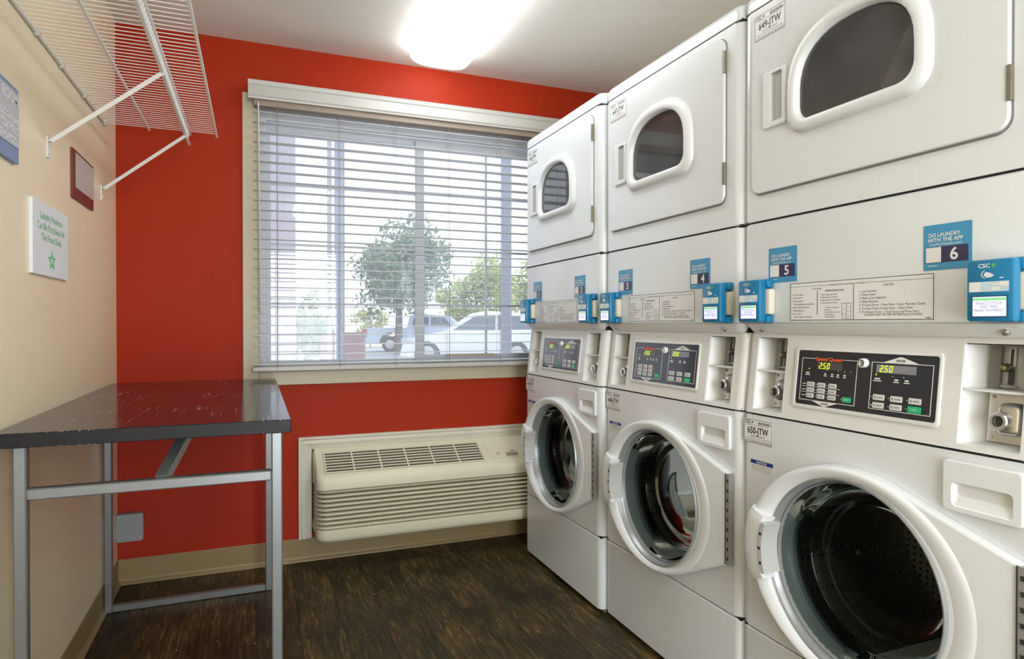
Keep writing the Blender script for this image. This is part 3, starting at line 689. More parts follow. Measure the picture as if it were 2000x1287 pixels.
SL = .0245 / .215                                    # slope of the console face
def sh_(v): return (v.x, v.y + (v.z - .888) * SL, v.z)
def console(root, w, washer_lit=True):
    z0, z1 = .888, 1.104
    HL = rrect(.038, .142, .898, 1.092, .004, 2); HR = rrect(.588, .700, .898, 1.092, .004, 2)
    mb = MB(); r = .022
    side = lambda z, sg: (lambda p: p[:len(p) // 2] if sg < 0 else p[len(p) // 2:])(planring(z, 0, w, .5, 0, r))
    for sg in (-1, 1): mb.loft([side(z0, sg), side(z1, sg)], caps=False, closed=False)
    mb.plate([(r, z0), (w - r, z0), (w - r, z1), (r, z1)], [HL, HR], 0, .006)
    for z in (z0 + .0005, z1):
        mb.bm.faces.new([mb.bm.verts.new(p) for p in planring(z, 0, w, .5, .001, r, inset=.001)])
    mb.map(sh_); c = mb.build('control_console', M['console'], root, smooth=30)
    # panel bezel and film
    mb = MB(); mb.plate(rrect(.175, .552, .922, 1.071, .010), [rrect(.184, .546, .931, 1.064, .006)], -.004, .0, bev=.0015); mb.map(sh_); mb.build('panel_bezel', M['console'], c, smooth=30)
    mb = MB(); mb.plate(rrect(.182, .548, .929, 1.066, .004), [], -.001, .0); mb.map(sh_); p = mb.build('control_panel', M['panel'], root)
    X = lambda t_: .184 + .362 * t_; Z = lambda t_: .931 + .133 * t_; y = -.0015
    # white outlines
    mb = MB(); lw = .0013
    def outline(x0, x1, za, zb):
        frame_lines(mb, x0, x1, za, zb, lw, y)
    outline(X(.035), X(.475), Z(.085), Z(.86)); outline(X(.575), X(.965), Z(.085), Z(.86))
    mb.plate([(X(.645), Z(.855)), (X(.885), Z(.855)), (X(.775), Z(.955)), (X(.755), Z(.955))], [], y, y + .0003)
    mb.plate([(X(.13), Z(.095)), (X(.36), Z(.095)), (X(.255), Z(.005)), (X(.235), Z(.005))], [], y, y + .0003)
    for gx in (.245, .335, .385, .43, .61, .72, .79): mb.lathe([(.0011, 0), (.0003, -.0001)], (X(gx), y, Z(.655 if gx < .5 else .64)), seg=8)
    for gx, gw in ((.09, .04), (.235, .022), (.29, .022), (.335, .022), (.385, .022), (.62, .055), (.745, .035), (.81, .035)):
        rects(mb, [(X(gx - gw / 2), X(gx + gw / 2), Z(.545), Z(.56)), (X(gx - gw / 3), X(gx + gw / 3), Z(.575), Z(.60))], y)
    for i in range(3):
        rects(mb, [(X(.055), X(.075), Z(.375 - .105 * i), Z(.39 - .105 * i))], y)
    for rr in (.335, .23): rects(mb, [(X(.05), X(.36), Z(rr), Z(rr + .007))], y)
    mb.map(sh_); mb.build('panel_markings', M['paint'], p)
    mb = MB(); letters(mb, [('WASHER', X(.248), Z(.035), .006, 'c', .022)], y - .0004, True); mb.map(sh_); mb.build('washer_title', M['black'], p)
    mb = MB(); letters(mb, [('DRYER', X(.767), Z(.88), .0065, 'c', .021)], y - .0004, True); mb.map(sh_); mb.build('dryer_title', M['black'], p)
    mb = MB(); rects(mb, [(X(.150), X(.365), Z(.80), Z(.90))], y - .0002); mb.map(sh_); mb.build('name_field', M['panel'], p)
    mb = MB(); letters(mb, [('Speed Queen', X(.152), Z(.82), .0125, 'l', .076)], y - .0006, True); mb.map(sh_); mb.build('brand_lettering', M['redtxt'], p)
    for (a, b, c0, c1, m_) in ((X(.165), X(.365), Z(.665), Z(.795), 'led'), (X(.61), X(.865), Z(.69), Z(.82), 'ledw')):
        mb = MB(); rects(mb, [(a, b, c0, c1)], y - .0005); mb.map(sh_); d = mb.build('display', M[m_], p)
        mb = MB(); seg7(mb, '2.50', a + (.006 if m_ == 'led' else .008), c0 + .0015, .0145, y - .0012); mb.map(sh_); mb.build('display_digits', M['digit'], d)
    mb = MB(); mb.lathe([(.0016, 0), (.0004, -.0003)], (X(.10), y, Z(.665)), seg=8); mb.lathe([(.0016, 0), (.0004, -.0003)], (X(.61), y, Z(.66)), seg=8); mb.lathe([(.0012, 0), (.0004, -.0003)], (X(.592), y, Z(.145)), seg=8); mb.map(sh_); mb.build('indicator_light', M['lampled'], p)
    def btn(cx, cz, bw, bh, m_, col='button'):
        mb = MB(); mb.plate(rrect(X(cx) - bw / 2, X(cx) + bw / 2, Z(cz) - bh / 2, Z(cz) + bh / 2, .002, 3), [], y - .0014, y, bev=.0006); mb.map(sh_); b = mb.build('button', M[col], p)
        mb = MB()
        if col == 'button': rects(mb, [(X(cx) - bw * .12, X(cx) + bw * .35, Z(cz) - .0012, Z(cz) + .0012), (X(cx) - bw * .35, X(cx) - bw * .24, Z(cz) - .0028, Z(cz) + .0028)], y - .0018); mk = 'grey'
        else: letters(mb, [('START', X(cx), Z(cz) - .0015, .005, 'c', bw * .5)], y - .0018); mk = 'paint'
        mb.map(sh_); mb.build('button_print', M[mk], b)
        mb = MB(); mb.lathe([(.0012, 0), (.0003, -.0002)], (X(cx) - bw / 2 - .0042, y, Z(cz)), seg=8); mb.map(sh_); mb.build('button_lamp', M['paint'], b)
    for r_ in range(3):
        for c_ in range(3): btn(.125 + .088 * c_, .385 - .105 * r_, .0225, .0105, None)
    btn(.415, .175, .024, .0115, None, 'green')
    for c_ in range(3): btn(.64 + .115 * c_, .285, .0275, .0125, None)
    for c_ in range(2): btn(.64 + .115 * c_, .155, .0275, .0125, None)
    btn(.87, .155, .029, .0135, None, 'green')
    mb = MB(); mb.lathe([(.0105, 0), (.0105, -.010), (.009, -.012), (.006, -.012), (.0055, -.010)], (X(.525), -.001, Z(.83)), seg=24); mb.map(sh_); k = mb.build('key_lock', M['key'], p, smooth=40)
    mb = MB(); mb.lathe([(.0056, 0), (.0056, -.0005), (.001, -.0006)], (X(.525), -.0108, Z(.83)), seg=20); mb.map(sh_); mb.build('key_cylinder', M['chrome'], k)
    mb = MB(); mb.lathe([(.0062, 0), (.0062, -.0004), (.0078, -.0004), (.0078, 0)], (X(.525), -.0131, Z(.83)), seg=20); mb.map(sh_); mb.build('key_ring', M['slot'], k)
    # coin bays
    for hx0, hx1 in ((.038, .142), (.588, .700)):
        # tapered recess: sides slope in toward the back
        mb = MB(); dp = .052
        f = [(hx0, .898), (hx1, .898), (hx1, 1.092), (hx0, 1.092)]; ins = [(hx0 + .024, .904), (hx1 - .0, .904), (hx1 - .0, 1.088), (hx0 + .020, 1.088)]
        F = [mb.bm.verts.new((a, .005, b)) for a, b in f]; B = [mb.bm.verts.new((a, dp, b)) for a, b in ins]
        for i in range(4): mb.bm.faces.new((F[i], F[(i + 1) % 4], B[(i + 1) % 4], B[i]))
        mb.bm.faces.new(B)
        mb.box(hx0 + .004, hx1 - .001, .004, dp, 1.0015, 1.0055)
        mb.map(sh_); cb = mb.build('coin_bay', M['console'], root)
        cx = hx0 + .066
        mb = MB(); mb.box(hx0 + .026, hx1 - .002, dp - .004, dp - .001, 1.008, 1.086); mb.map(sh_); mb.build('coin_slot_plate', mat('coin_plate_grey', (.45, .45, .47), .3, .25), cb)
        mb = MB(); mb.box(hx0 + .026, hx0 + .045, dp - .012, dp - .004, 1.008, 1.086); mb.map(sh_); mb.build('coin_chute_plate', mat('coin_chute_dark', (.20, .20, .19), .35, .6), cb)
        mb = MB(); mb.box(cx - .0085, cx + .0025, dp - .010, dp - .006, 1.050, 1.086); mb.map(sh_); mb.build('coin_guide', M['chrome'], cb)
        mb = MB(); mb.box(cx - .007, cx + .001, dp - .0115, dp - .008, 1.016, 1.046); mb.box(cx - .005, cx - .001, dp - .0118, dp - .010, 1.052, 1.082); mb.map(sh_); mb.build('coin_slot', M['slot'], cb)
        mb = MB(); mb.lathe([(.0001, -.016), (.005, -.015), (.0082, -.008), (.0085, -.004), (.006, 0)], (cx - .009, dp - .010, 1.047), seg=16); mb.map(sh_); mb.build('coin_return_knob', M['brass'], cb, smooth=50)
        mb = MB(); mb.box(cx - .017, cx + .009, dp - .018, dp - .004, 1.0105, 1.0145, b=.0015, seg=1); mb.map(sh_); mb.build('coin_cup', M['chrome'], cb)
        mb = MB(); cz = 1.0745; hx = [(cx + .018, cz), (cx + .023, cz + .005), (cx + .034, cz + .005), (cx + .039, cz), (cx + .034, cz - .005), (cx + .023, cz - .005)]
        mb.plate(hx, [offset(hx, -.0006)], dp - .0046, dp - .0042); letters(mb, [('25¢', cx + .0285, cz - .002, .0065, 'c')], dp - .0047); mb.map(sh_); mb.build('coin_value_mark', M['grey'], cb)
        # coin box
        mb = MB(); mb.box(hx0 + .026, hx1 - .003, dp - .006, dp - .001, .906, .998); mb.map(sh_); cbx = mb.build('coin_box_plate', M['steel'], root)
        mb = MB(); mb.plate(rrect(cx - .014, cx + .030, .922, .982, .014), [], dp - .030, dp - .006, bev=.008); mb.map(sh_); mb.build('coin_box_front', M['steel'], cbx, smooth=50)
        mb = MB(); mb.lathe([(.0165, 0), (.0165, -.018), (.0145, -.020), (.010, -.020), (.0085, -.014)], (cx + .002, dp - .028, .950), seg=28); mb.map(sh_); lk = mb.build('coin_box_lock', M['chrome'], cbx, smooth=40)
        mb = MB(); mb.lathe([(.0086, 0), (.0001, -.0002)], (cx + .002, dp - .0405, .950), seg=20); mb.map(sh_); mb.build('lock_core', M['slot'], cbx)
        for z in (.990, .914):
            mb = MB(); mb.lathe([(.0038, 0), (.003, -.003), (.0005, -.004)], (hx0 + .034, dp - .006, z), seg=10); mb.map(sh_); mb.build('rivet', M['steel'], cbx)

def washer_door(root):
    cx, cz = RING_C
    hingeU = .712
    out = hull(ellipse(cx, cz, RH, RV, 96) + [(hingeU, .708), (hingeU, .447)])
    inn = ellipse(GC[0], GC[1], .229, .221, 64)
    def ey(u): # front surface height of the flat body at u
        t_ = min(1, max(0, (u - .08) / (hingeU - .08))); return -(.034 + (.018 - .034) * t_)
    mb = MB(); mb.plate(out, [inn], 0, .04, bev=.006)
    mb.map(lambda v: (v.x, (ey(v.x) + (v.y if v.y < .02 else 0)) if v.y < .02 else -.001, v.z))
    d = mb.build('washer_door', M['plastic'], root, smooth=14)
    # raised ring
    mb = MB(); n = 96; rings = []
    for k, (fr, e) in enumerate(((1.0, .003), (.995, .013), (.986, .0205), (.972, .024), (.955, .0238), (.93, .020), (.908, .014), (.893, .007), (.885, -.004), (.878, -.03))):
        ring = []
        for i in range(n):
            a = 2 * pi * i / n; k_ = (1 - fr) / .12; fx = cx + (GC[0] - cx) * k_ + RH * (1 - (1 - fr) * 1.72) * cos(a); fz = cz + (GC[1] - cz) * k_ + RV * (fr + .008 * k_) * sin(a)
            side = .5 - .5 * cos(a)                       # 1 at the left, 0 toward the hinge
            ee = e if e < 0.004 else e * (.30 + .70 * side)
            ring.append((fx, ey(fx) + .004 - ee * .9, fz))
        rings.append(ring)
    mb.loft(rings, caps=False); mb.build('door_ring', M['plastic'], d, smooth=60)
    # handle block at the left
    mb = MB(); R2 = []
    def sect(a, ins):
        pr_ = [(.81, -.004), (.815, .028), (.835, .034), (.95, .034), (1.0, .029), (1.022, .014), (1.02, -.008)]
        return [(cx + .002 + RH * fr * cos(a), ey(cx + RH * fr * cos(a)) + .004 - (e - ins), cz + RV * fr * sin(a)) for fr, e in pr_]
    n = 12
    for i in range(n + 1):
        a = radians(157 + 45 * i / n); R2.append(sect(a, .004 if i in (0, n) else 0))
    mb.loft(R2); mb.build('door_handle', M['plastic'], d, smooth=40)
    mb = MB(); R2 = []
    for i in range(n + 1):
        a = radians(160.5 + 38 * i / n)
        R2.append([(cx + .004 + RH * fr * cos(a), ey(.1) - .0325 if e else ey(.1) + .02, cz + RV * fr * sin(a)) for fr, e in ((.775, 0), (.775, 1), (.81, 1), (.81, 0))])
    mb.loft(R2)
    for a_ in (169, 180, 191):
        a = radians(a_); mb.box(cx + RH * .79 * cos(a) - .002, cx + RH * .79 * cos(a) + .005, ey(.1) - .0345, ey(.1) - .03, cz + RV * .79 * sin(a) - .003, cz + RV * .79 * sin(a) + .003, mi=1)
    mb.build('handle_insert', [M['greyin'], M['slot']], d)
    # gasket rings and glass bowl
    mb = MB(); mb.lathe([(.836, -.012), (.83, -.018), (.82, -.018), (.812, -.010), (.80, -.006), (.792, .004), (.785, .002), (.775, .012), (.77, .05)], (GC[0], -.012, GC[1]), seg=72, sx=.2764, sz=.2668)
    mb.build('glass_retaining_ring', M['ringgrey'], d, smooth=30)
    mb = MB(); mb.lathe([(.79, .0), (.772, .012), (.755, .05), (.735, .085), (.70, .105), (.60, .1125), (.57, .110), (.54, .1135), (.50, .118), (.3, .122), (.001, .123)], (GC[0], -.010, GC[1]), seg=64, sx=.2764, sz=.2668)
    mb.build('door_glass', M['bowl'], d, smooth=60)
    # hinge
    mb = MB(); mb.box(hingeU - .002, hingeU + .011, -.020, -.002, .449, .706); h = mb.build('door_hinge', M['hinge'], d)
    mb = MB()
    for i in range(9):
        z = .462 + i * .0275; mb.box(hingeU + .003, hingeU + .009, -.0212, -.0195, z, z + .009)
    mb.box(hingeU - .0045, hingeU - .002, -.021, -.002, .449, .706); mb.build('hinge_slots', M['slot'], h)
    return d

def washer_drum(root, w):
    cx, cz = RING_C
    mb = MB(); mb.lathe([(.86, .004), (.86, .03), (.80, .055), (.84, .075), (.985, .09)], (GC[0], 0, GC[1]), seg=64, sx=.275, sz=.264)
    mb.build('drum_gasket', M['rubber'], root, smooth=50)
    mb = MB(); mb.lathe([(.98, .09), (1.0, .12), (1.0, .45), (.9, .49), (.45, .50), (.42, .47), (.001, .465)], (GC[0], 0, GC[1]), seg=72, sx=.275, sz=.264)
    dr = mb.build('drum', M['drum'], root, smooth=50)
    for k in range(3):
        a = radians(35 + 120 * k); mb = MB(); R_ = []
        for yy in (.13, .16, .42, .45):
            tall = .0 if yy in (.13, .45) else 1
            base_ = [(.99, -.16), (.86 if tall else .98, -.05), (.86 if tall else .98, .05), (.99, .16)]
            R_.append([(GC[0] + .275 * fr * cos(a + da), yy, GC[1] + RV * 1.07 * fr * sin(a + da)) for fr, da in base_])
        mb.loft(R_); mb.build('drum_lifter', M['lifter'], dr, smooth=60)

def dome(c, hw, zb, zs, zt_, r, n=18):
    """flat-bottomed dome outline: bottom zb, straight sides up to zs, elliptical top zt"""
    pts = []
    for i in range(6):
        t_ = radians(180 + 90 * i / 5); pts.append((c - hw + r + r * cos(t_), zb + r + r * sin(t_)))
    for i in range(6):
        t_ = radians(270 + 90 * i / 5); pts.append((c + hw - r + r * cos(t_), zb + r + r * sin(t_)))
    for i in range(n + 1):
        t_ = pi * i / n; ct = cos(t_); stt = sin(t_)
        pts.append((c + hw * math.copysign(abs(ct) ** .84, ct), zs + (zt_ - zs) * abs(stt) ** .84))
    return pts

def dryer(root, w):
    ZS0, ZS1 = 1.404, 1.9735
    C0 = .360
    hole = dome(C0, .160, 1.620, 1.70, 1.836, .04)
    mb = MB(); open_shell(mb, w, ZS0, ZS1, hole); mb.build('dryer_cabinet', M['white'], root, smooth=35)
    mb = MB(); mb.plate(rrect(.043, .684, 1.476, 1.950, .028), [hole], -.009, -.001, bev=.0025); d = mb.build('dryer_door', M['white'], root, smooth=14)
    # grey band painting the shade line of the seam around the door
    mb = MB(); mb.plate(rrect(.0405, .688, 1.4715, 1.952, .030), [rrect(.052, .675, 1.485, 1.941, .02)], -.0012, -.0002); mb.build('door_seam_shade', mat('door_seam_grey', (.20, .20, .19), .6), d)
    mb = MB(); nn = None; rings = []
    for hw, zb, zs, zt_, r, e in ((.188, 1.596, 1.70, 1.866, .055, .0), (.186, 1.598, 1.70, 1.864, .055, .006), (.181, 1.602, 1.70, 1.859, .052, .0115), (.174, 1.608, 1.70, 1.852, .048, .0145), (.166, 1.6155, 1.70, 1.843, .044, .016), (.158, 1.623, 1.70, 1.834, .040, .0155), (.1545, 1.6265, 1.70, 1.830, .037, .012), (.152, 1.629, 1.70, 1.827, .034, -.004)):
        rings.append([(x, -.009 - e, z) for x, z in dome(C0, hw, zb, zs, zt_, r)])
    mb.loft(rings, caps=False); bz = mb.build('window_bezel', M['plastic'], d, smooth=50)
    mb = MB(); rings = []
    for hw, zb, zs, zt_, r, e in ((.1505, 1.6295, 1.70, 1.8255, .034, -.002), (.148, 1.632, 1.70, 1.823, .033, -.001), (.145, 1.635, 1.70, 1.820, .032, -.003), (.144, 1.636, 1.70, 1.819, .032, -.012)):
        rings.append([(x, -.009 - e, z) for x, z in dome(C0, hw, zb, zs, zt_, r)])
    mb.loft(rings, caps=False); mb.build('window_gasket', M['rubber'], d, smooth=50)
    mb = MB(); mb.plate(dome(C0, .1475, 1.6325, 1.70, 1.8225, .033), [], -.0085, -.0055); mb.build('door_glass', M['tint'], d)
    mb = MB(); rings = [[(x, yy, z) for x, z in dome(C0, .160, 1.620, 1.70, 1.836, .04)] for yy in (.0, .05)]
    mb.loft(rings, caps=False); mb.build('door_liner', M['rubber'], d, smooth=40)
    mb = MB(); mb.lathe([(.19, .05), (.27, .06), (.275, .10), (.275, .5), (.24, .53), (.001, .54)], (w / 2, 0, 1.69), seg=56); dr = mb.build('dryer_drum', M['dryerdrum'], root, smooth=50)
    # handle tab with finger recess
    mb = MB(); mb.plate(rrect(.090, .168, 1.638, 1.784, .006), [rrect(.118, .156, 1.652, 1.776, .005)], -.0155, -.009, bev=.003, hbev=.001); h = mb.build('door_handle', M['plastic'], d, smooth=14)
    mb = MB(); rings = [[(x, -.0145, z) for x, z in rrect(.118, .156, 1.652, 1.776, .005)], [(x, -.0095 + .0, z) for x, z in rrect(.121, .150, 1.656, 1.774, .004)]]
    mb.loft(rings, caps=False); vs = [mb.bm.verts.new((x, -.0095, z)) for x, z in rrect(.121, .150, 1.656, 1.774, .004)]; mb.bm.faces.new(vs)
    mb.build('finger_recess', M['recess'], h)  # shade of the deep recess put into a darker grey
    for z in (1.527, 1.845):
        mb = MB(); mb.box(.680, .689, -.011, -.001, z, z + .064); mb.build('door_hinge', M['dhinge'], d, bevel=.001)
    laundry_label(d, .055, .163, 1.881, 1.948, None or root['_d'], y=-.0098)
    # lid
    mb = MB(); mb.loft([planring(1.9775, 0, w, .70, 0, .026, inset=0), planring(2.008, 0, w, .70, 0, .026, inset=0), planring(2.020, 0, w, .70, 0, .028, inset=.006), planring(2.026, 0, w, .70, 0, .03, inset=.018)])
    mb.build('top_lid', M['white'], root, smooth=50)

def machine(label, Rx, y, w, wnum, dnum, nums):
    root = thing('stacked_washer_dryer', label, 'washer dryer', (Rx, y, 0), radians(-90), 'stacked coin laundry machines')
    root['_d'] = dnum
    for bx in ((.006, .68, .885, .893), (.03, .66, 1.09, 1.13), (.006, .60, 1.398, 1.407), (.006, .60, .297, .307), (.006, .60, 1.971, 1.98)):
        mb = MB(); mb.box(.006, w - .006, bx[0], .030 if bx[0] == .006 else bx[1], bx[2], bx[3]); mb.build('seam_shade_strip', M['dark'], root)  # near-black strips standing in for the shade inside the panel seams
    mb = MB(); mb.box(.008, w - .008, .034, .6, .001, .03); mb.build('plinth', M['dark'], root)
    mb = MB(); mb.box(.012, w - .012, .028, .034, .004, .022); mb.build('toe_plate', M['hinge'], root)
    # kick panel
    mb = MB(); body_shell(mb, w, .020, .300); mb.build('kick_panel', M['white'], root, smooth=35)
    # washer body with door hole
    hole = ellipse(GC[0], GC[1], RH * .83, RV * .92, 64)
    mb = MB(); open_shell(mb, w, .304, .884, hole); mb.build('washer_cabinet', M['white'], root, smooth=35)
    washer_drum(root, w); washer_door(root)
    # soap drawer
    mb = MB(); mb.plate(rrect(.568, .712, .768, .867, .010), [rrect(.588, .694, .781, .824, .008)], -.010, -.0005, bev=.003, hbev=.002); sd = mb.build('soap_drawer', M['plastic'], root, smooth=14)
    mb = MB(); ou = rrect(.588, .694, .781, .824, .008); bk = rrect(.592, .690, .800, .822, .006)
    mb.loft([[(x, -.008, z) for x, z in ou], [(x, -.0007, z) for x, z in bk]], caps=False); mb.bm.faces.new([mb.bm.verts.new((x, -.0007, z)) for x, z in bk]); mb.build('drawer_grip', M['plastic'], sd, smooth=60)
    console(root, w)
    # upper panel, strip
    mb = MB(); body_shell(mb, w, 1.130, 1.4005); mb.build('upper_panel', M['white'], root, smooth=35)
    mb = MB(); mb.loft([planring(1.104, 0, w, .70, 0, .026, inset=.017), planring(1.107, 0, w, .70, 0, .026, inset=.0135), planring(1.128, 0, w, .70, 0, .026, inset=.0005), planring(1.1299, 0, w, .70, 0, .026, inset=.0)]); st = mb.build('lower_strip', M['console'], root, smooth=25)
    for u in (.066, .672):
        mb = MB(); mb.lathe([(.008, 0), (.008, -.0015), (.005, -.002), (.0045, -.005), (.001, -.006)], (u, .0085, 1.115), seg=16); mb.build('screw', M['chrome'], st, smooth=40)
    sticker(root, .099, .194, 1.236, 1.326, nums[0]); sticker(root, .522, .617, 1.236, 1.326, nums[1])
    instructions(root, .173, .544, 1.138, 1.2305)
    reader(root, .035, 1.133); reader(root, .636, 1.133)
    laundry_label(root, .008, .114, .806, .871, wnum)
    mb = MB(); rects(mb, [(.035, .116, .733, .762)], -.0006); nl = mb.build('notice_label', M['label'], root)
    mb = MB(); rects(mb, [(.035, .116, .7515, .762)], -.001); mb.build('notice_band', M['noticeblue'], nl)
    mb = MB(); letters(mb, [('NOTICE', .0755, .7535, .009, 'c', .036)], -.0014, True); mb.build('lettering', M['paint'], nl)
    mb = MB(); rects(mb, [(.038, .112, .746, .747), (.038, .108, .7415, .7425), (.038, .110, .737, .738)], -.001); mb.build('fine_print', M['grey'], nl)
    dryer(root, w)
    del root['_d']
    return root
machine('white stacked coin washer and dryer beside the window, farthest of the three', 1.2343, 2.9164, .7375, '646-JTW', '645-JTW', ('1', '2'))
machine('white stacked coin washer and dryer in the middle, with app sticker number 4', 1.2550, 2.1775, .7490, '648-JTW', '647-JTW', ('3', '4'))
machine('white stacked coin washer and dryer nearest the camera, with app stickers 5 and 6', 1.2570, 1.4270, .7490, '650-JTW', '649-JTW', ('5', '6'))

# ------------------------------------------------------------------ specks on the floor
mb = MB()
for i in range(110):
    x = random.uniform(-.35, 1.2); y = random.uniform(1.35, 2.9)
    r = random.uniform(.0005, .0015); mb.box(x - r, x + r, y - r * .8, y + r * .8, 0, r * .8)
o = mb.build('lint_specks', M['crumb']); setp(o, 'tiny white specks of lint scattered over the dark wood floor', 'lint', kind='stuff')

# ------------------------------------------------------------------ outside, seen through the blind
FW = Vector((sin(YAW), cos(YAW), 0)); RT = Vector((cos(YAW), -sin(YAW), 0)); GZ = -.08
def ext(px, d): return FW * d + RT * ((px - 1000) / 1260.36 * d)
mb = MB(); mb.box(-60, 60, D + .16, 90, GZ - .1, GZ); struct(mb, 'ground', M['ground'])
mb = MB(); mb.box(-60, 60, 33, 89, GZ, GZ + .05); struct(mb, 'ground_1', M['dirt'])
def post(name, label, cat, px, d, w, z1, m_, dep=None):
    p = ext(px, d); o = thing(name, label, cat, (p.x, p.y, GZ), -YAW)
    dep = dep or w
    mb = MB(); mb.box(-w / 2, w / 2, -dep / 2, dep / 2, 0, z1 - GZ, b=.01, seg=1); mb.build('shaft', M[m_], o)
    mb = MB(); mb.box(-w / 2 - .02, w / 2 + .02, -dep / 2 - .02, dep / 2 + .02, 0, .12); mb.build('base', M[m_], o)
    return o
post('porch_pillar', 'broad lilac stucco pillar just outside the left of the window', 'pillar', 538, 6.0, .29, 4.4, 'stucco')
post('steel_post', 'blue-grey square post outside the right side of the window', 'post', 989, 5.2, .085, 4.4, 'post')
post('light_pole', 'pale thin light pole, left of the two poles beyond the glass', 'light pole', 644, 16, .10, 7, 'stucco')
post('light_pole', 'darker blue-grey light pole, right of the two poles beyond the glass', 'light pole', 661, 9, .09, 5.6, 'post')

def leaves(mb, c, rad, n, size, squash=1.0, lumps=14):
    cs = []
    for i in range(lumps):
        while True:
            v = Vector((random.uniform(-1, 1), random.uniform(-1, 1), random.uniform(-1, 1)))
            if .2 < v.length < 1: break
        cs.append((v, random.uniform(.2, .38)))
    for i in range(n):
        v, r = random.choice(cs); q = Vector((random.gauss(0, 1), random.gauss(0, 1), random.gauss(0, 1))).normalized() * r * random.uniform(.5, 1)
        p = v * .75 + q; p = Vector((p.x * rad, p.y * rad, p.z * rad * squash)) + Vector(c)
        a = Vector((random.gauss(0, 1), random.gauss(0, 1), random.gauss(0, 1))).normalized(); b = a.orthogonal().normalized(); s_ = size * random.uniform(.6, 1.3)
        mb.bm.faces.new([mb.bm.verts.new(p + a * s_), mb.bm.verts.new(p + b * s_ * .5), mb.bm.verts.new(p - a * s_), mb.bm.verts.new(p - b * s_ * .5)])
def tree(name, label, px, d, h, rad, zc, n, size, m_, squash=1.0, tr=.12, cat='tree', lumps=14):
    p = ext(px, d); o = thing(name, label, cat, (p.x, p.y, GZ + (.05 if p.y > 33 else 0)))
    mb = MB(); leaves(mb, (0, 0, zc), rad, n, size, squash, lumps); mb.build('foliage', M[m_], o)
    mb = MB(); mb.loft([[(cos(t_ * pi / 4) * r + dx, sin(t_ * pi / 4) * r, z) for t_ in range(8)] for r, z, dx in ((tr, 0, 0), (tr * .8, zc * .45, .03), (tr * .5, zc, .0))]); 
    for k in range(5):
        a = k * 1.3; mb.bar((0, 0, zc * .55), (cos(a) * rad * .6, sin(a) * rad * .6, zc + rad * .2), tr * .5, r=True, seg=6)
    mb.build('trunk', M['trunk'], o, smooth=50)
tree('broadleaf_tree', 'large dark green tree with round crown beyond the parked truck', 778, 26, 5.5, 2.55, 3.62, 9000, .11, 'leaf', .92, .17, lumps=34)
tree('broadleaf_tree', 'yellow-green tree right of the large dark tree, left of the blue-grey post', 930, 38, 5, 2.7, 3.0, 3600, .17, 'leafy', .85, .15, lumps=22)
tree('broadleaf_tree', 'yellow-green tree behind the blue-grey post at the right window edge', 1055, 50, 5, 4.0, 3.7, 3200, .22, 'leafy', .8, .15, lumps=22)
tree('shrub', 'tall pale green bush right next to the lilac pillar', 594, 13.5, 2.5, .50, 1.30, 2200, .045, 'leafp', 1.7, .03, 'shrub')
tree('shrub', 'low pale green bush between the bush by the pillar and the light poles', 626, 18.8, 1.6, .55, .80, 1500, .05, 'leafp', 1.2, .03, 'shrub')
tree('shrub', 'distant low yellowish bush behind the fence under the large tree', 725, 40, 1.6, 1.3, 1.3, 800, .12, 'leafy', .7, .05, 'shrub')
# low walls
for a, b, lab in ((540, 580, 'low dusty red wall behind the lilac pillar'), (628, 712, 'low dusty red wall right of the bushes, ending at the truck')):
    p = ext(a, 18); q = ext(b, 18); o = thing('garden_wall', lab, 'wall', (p.x, p.y, GZ), -YAW)
    L_ = (q - p).length; mb = MB(); mb.box(0, L_, -.1, .1, 0, .92); mb.box(-.02, L_ + .02, -.13, .13, .92, .97); mb.build('masonry', M['wallr'], o)
# fence
p = ext(560, 32.5); o = thing('iron_fence', 'thin dark iron fence running behind the parked vehicles', 'fence', (p.x, p.y, GZ), -YAW)
mb = MB()
for z in (.45, 1.3, 1.42): mb.bar((0, 0, z), (10, 0, z), .022)
mb.build('rail', M['fence'], o)
for i in range(8):
    mb = MB(); mb.bar((i * 1.4, 0, 0), (i * 1.4, 0, 1.75), .05); mb.build('fence_post', M['fence'], o)

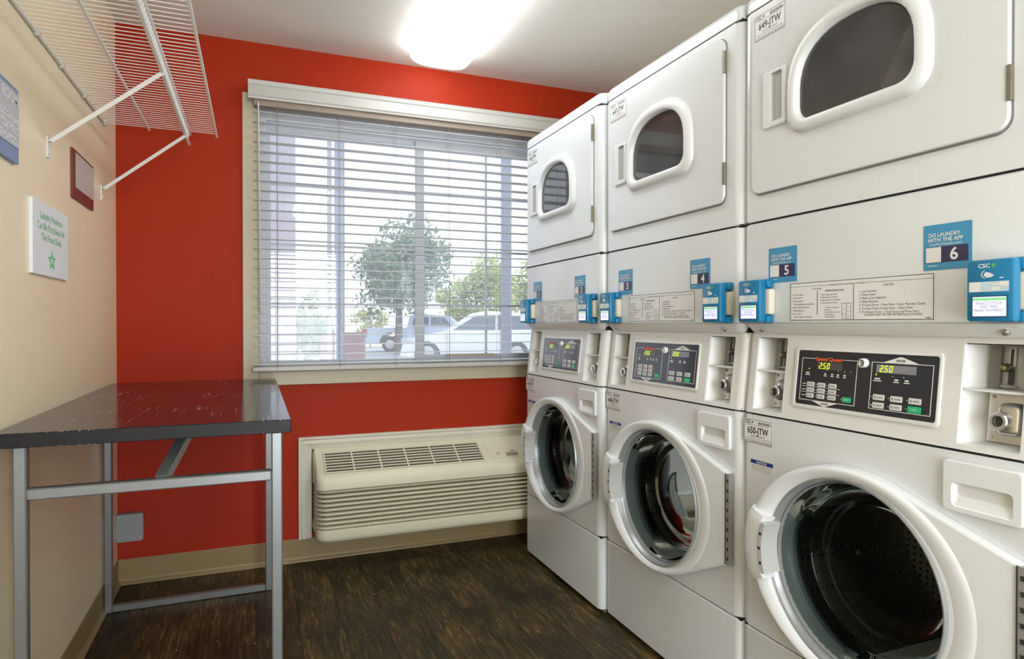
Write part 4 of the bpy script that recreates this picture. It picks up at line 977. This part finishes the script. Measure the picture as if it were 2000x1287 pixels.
def car(name, label, cat, px, d, prof, wins, wheels, L_, paint, width=1.75, roofz=1.5, lights=(), facing='left'):
    p = ext(px, d); o = thing(name, label, cat, (p.x, p.y, GZ), -YAW)       # local X to the right, -Y toward us
    def ins(z): return 0 if z < .85 else (z - .85) * .28
    mb = MB(); n = len(prof)
    F = [mb.bm.verts.new((x, ins(z), z)) for x, z in prof]; B = [mb.bm.verts.new((x, width - ins(z), z)) for x, z in prof]
    for i in range(n): mb.bm.faces.new((F[i], F[(i + 1) % n], B[(i + 1) % n], B[i]))
    for R_ in (F, B):
        es = [mb.bm.edges.get((R_[i], R_[(i + 1) % n])) for i in range(n)]; bmesh.ops.triangle_fill(mb.bm, edges=es)
    mb.build('body', M[paint], o)
    for w_ in wins:
        mb = MB(); vs = [mb.bm.verts.new((x, ins(z) - .012, z)) for x, z in w_]; f = mb.bm.faces.new(vs); r = bmesh.ops.extrude_face_region(mb.bm, geom=[f])
        for v in r['geom']:
            if isinstance(v, bmesh.types.BMVert): v.co.y += .02
        mb.build('side_window', M['carglass'], o)
    for wx in wheels:
        for yy, s_ in ((-.02, 1), (width - .18, 1)):
            mb = MB(); mb.lathe([(.33, 0), (.34, .03), (.34, .18), (.33, .2)], (wx, yy, .34), seg=24, close=True); wh = mb.build('wheel', M['tyre'], o)
            mb = MB(); mb.lathe([(.2, 0), (.19, -.01), (.03, -.02)], (wx, yy, .34), seg=16, close=True); mb.build('wheel_hub', M['hub'], wh)
    for (x0, x1, z0, z1, m_) in lights:
        mb = MB(); mb.box(x0, x1, -.015, .12, z0, z1, b=.01, seg=1); mb.build('lamp', M[m_], o)
    return o
def arch(cx, r=.40, z0=.22, n=8): return [(cx - r * cos(pi * i / n), z0 + r * 1.1 * sin(pi * i / n)) for i in range(n + 1)]
d = 19.5
prof = [(.02, .30), (.05, .22)] + arch(.85) + arch(3.55) + [(4.5, .25), (4.58, .6), (4.5, .95), (4.1, 1.32), (3.5, 1.55), (2.6, 1.60), (2.15, 1.52), (1.35, .98), (.6, .84), (.12, .70)]
car('parked_suv', 'white car parked in front, its side windows behind the blue-grey post', 'car', 780, d, prof,
    [[(1.62, 1.02), (2.9, 1.02), (2.9, 1.47), (2.3, 1.45)], [(2.97, 1.02), (4.1, 1.04), (3.7, 1.44), (2.97, 1.48)]], (.85, 3.55), 4.6, 'carw', lights=((.05, .4, .62, .76, 'hub'),))
prof = [(0, .45), (.1, .35)] + arch(1.15, .46, .35) + [(2.0, .3)] + arch(4.2, .46, .35) + [(5.2, .35), (5.25, .85), (5.1, 1.02), (4.1, 1.08), (3.5, 1.55), (2.3, 1.62), (1.95, 1.55), (1.85, 1.05), (.05, 1.02)]
car('pickup_truck', 'pale blue pickup truck with red tail light, parked behind the white car', 'truck', 708, 27, prof,
    [[(2.05, 1.10), (2.75, 1.10), (2.75, 1.50), (2.15, 1.48)], [(2.85, 1.10), (3.75, 1.10), (3.4, 1.46), (2.85, 1.5)]], (1.15, 4.2), 5.2, 'cars', width=1.85, lights=((-.03, .16, .65, .98, 'tail'),))
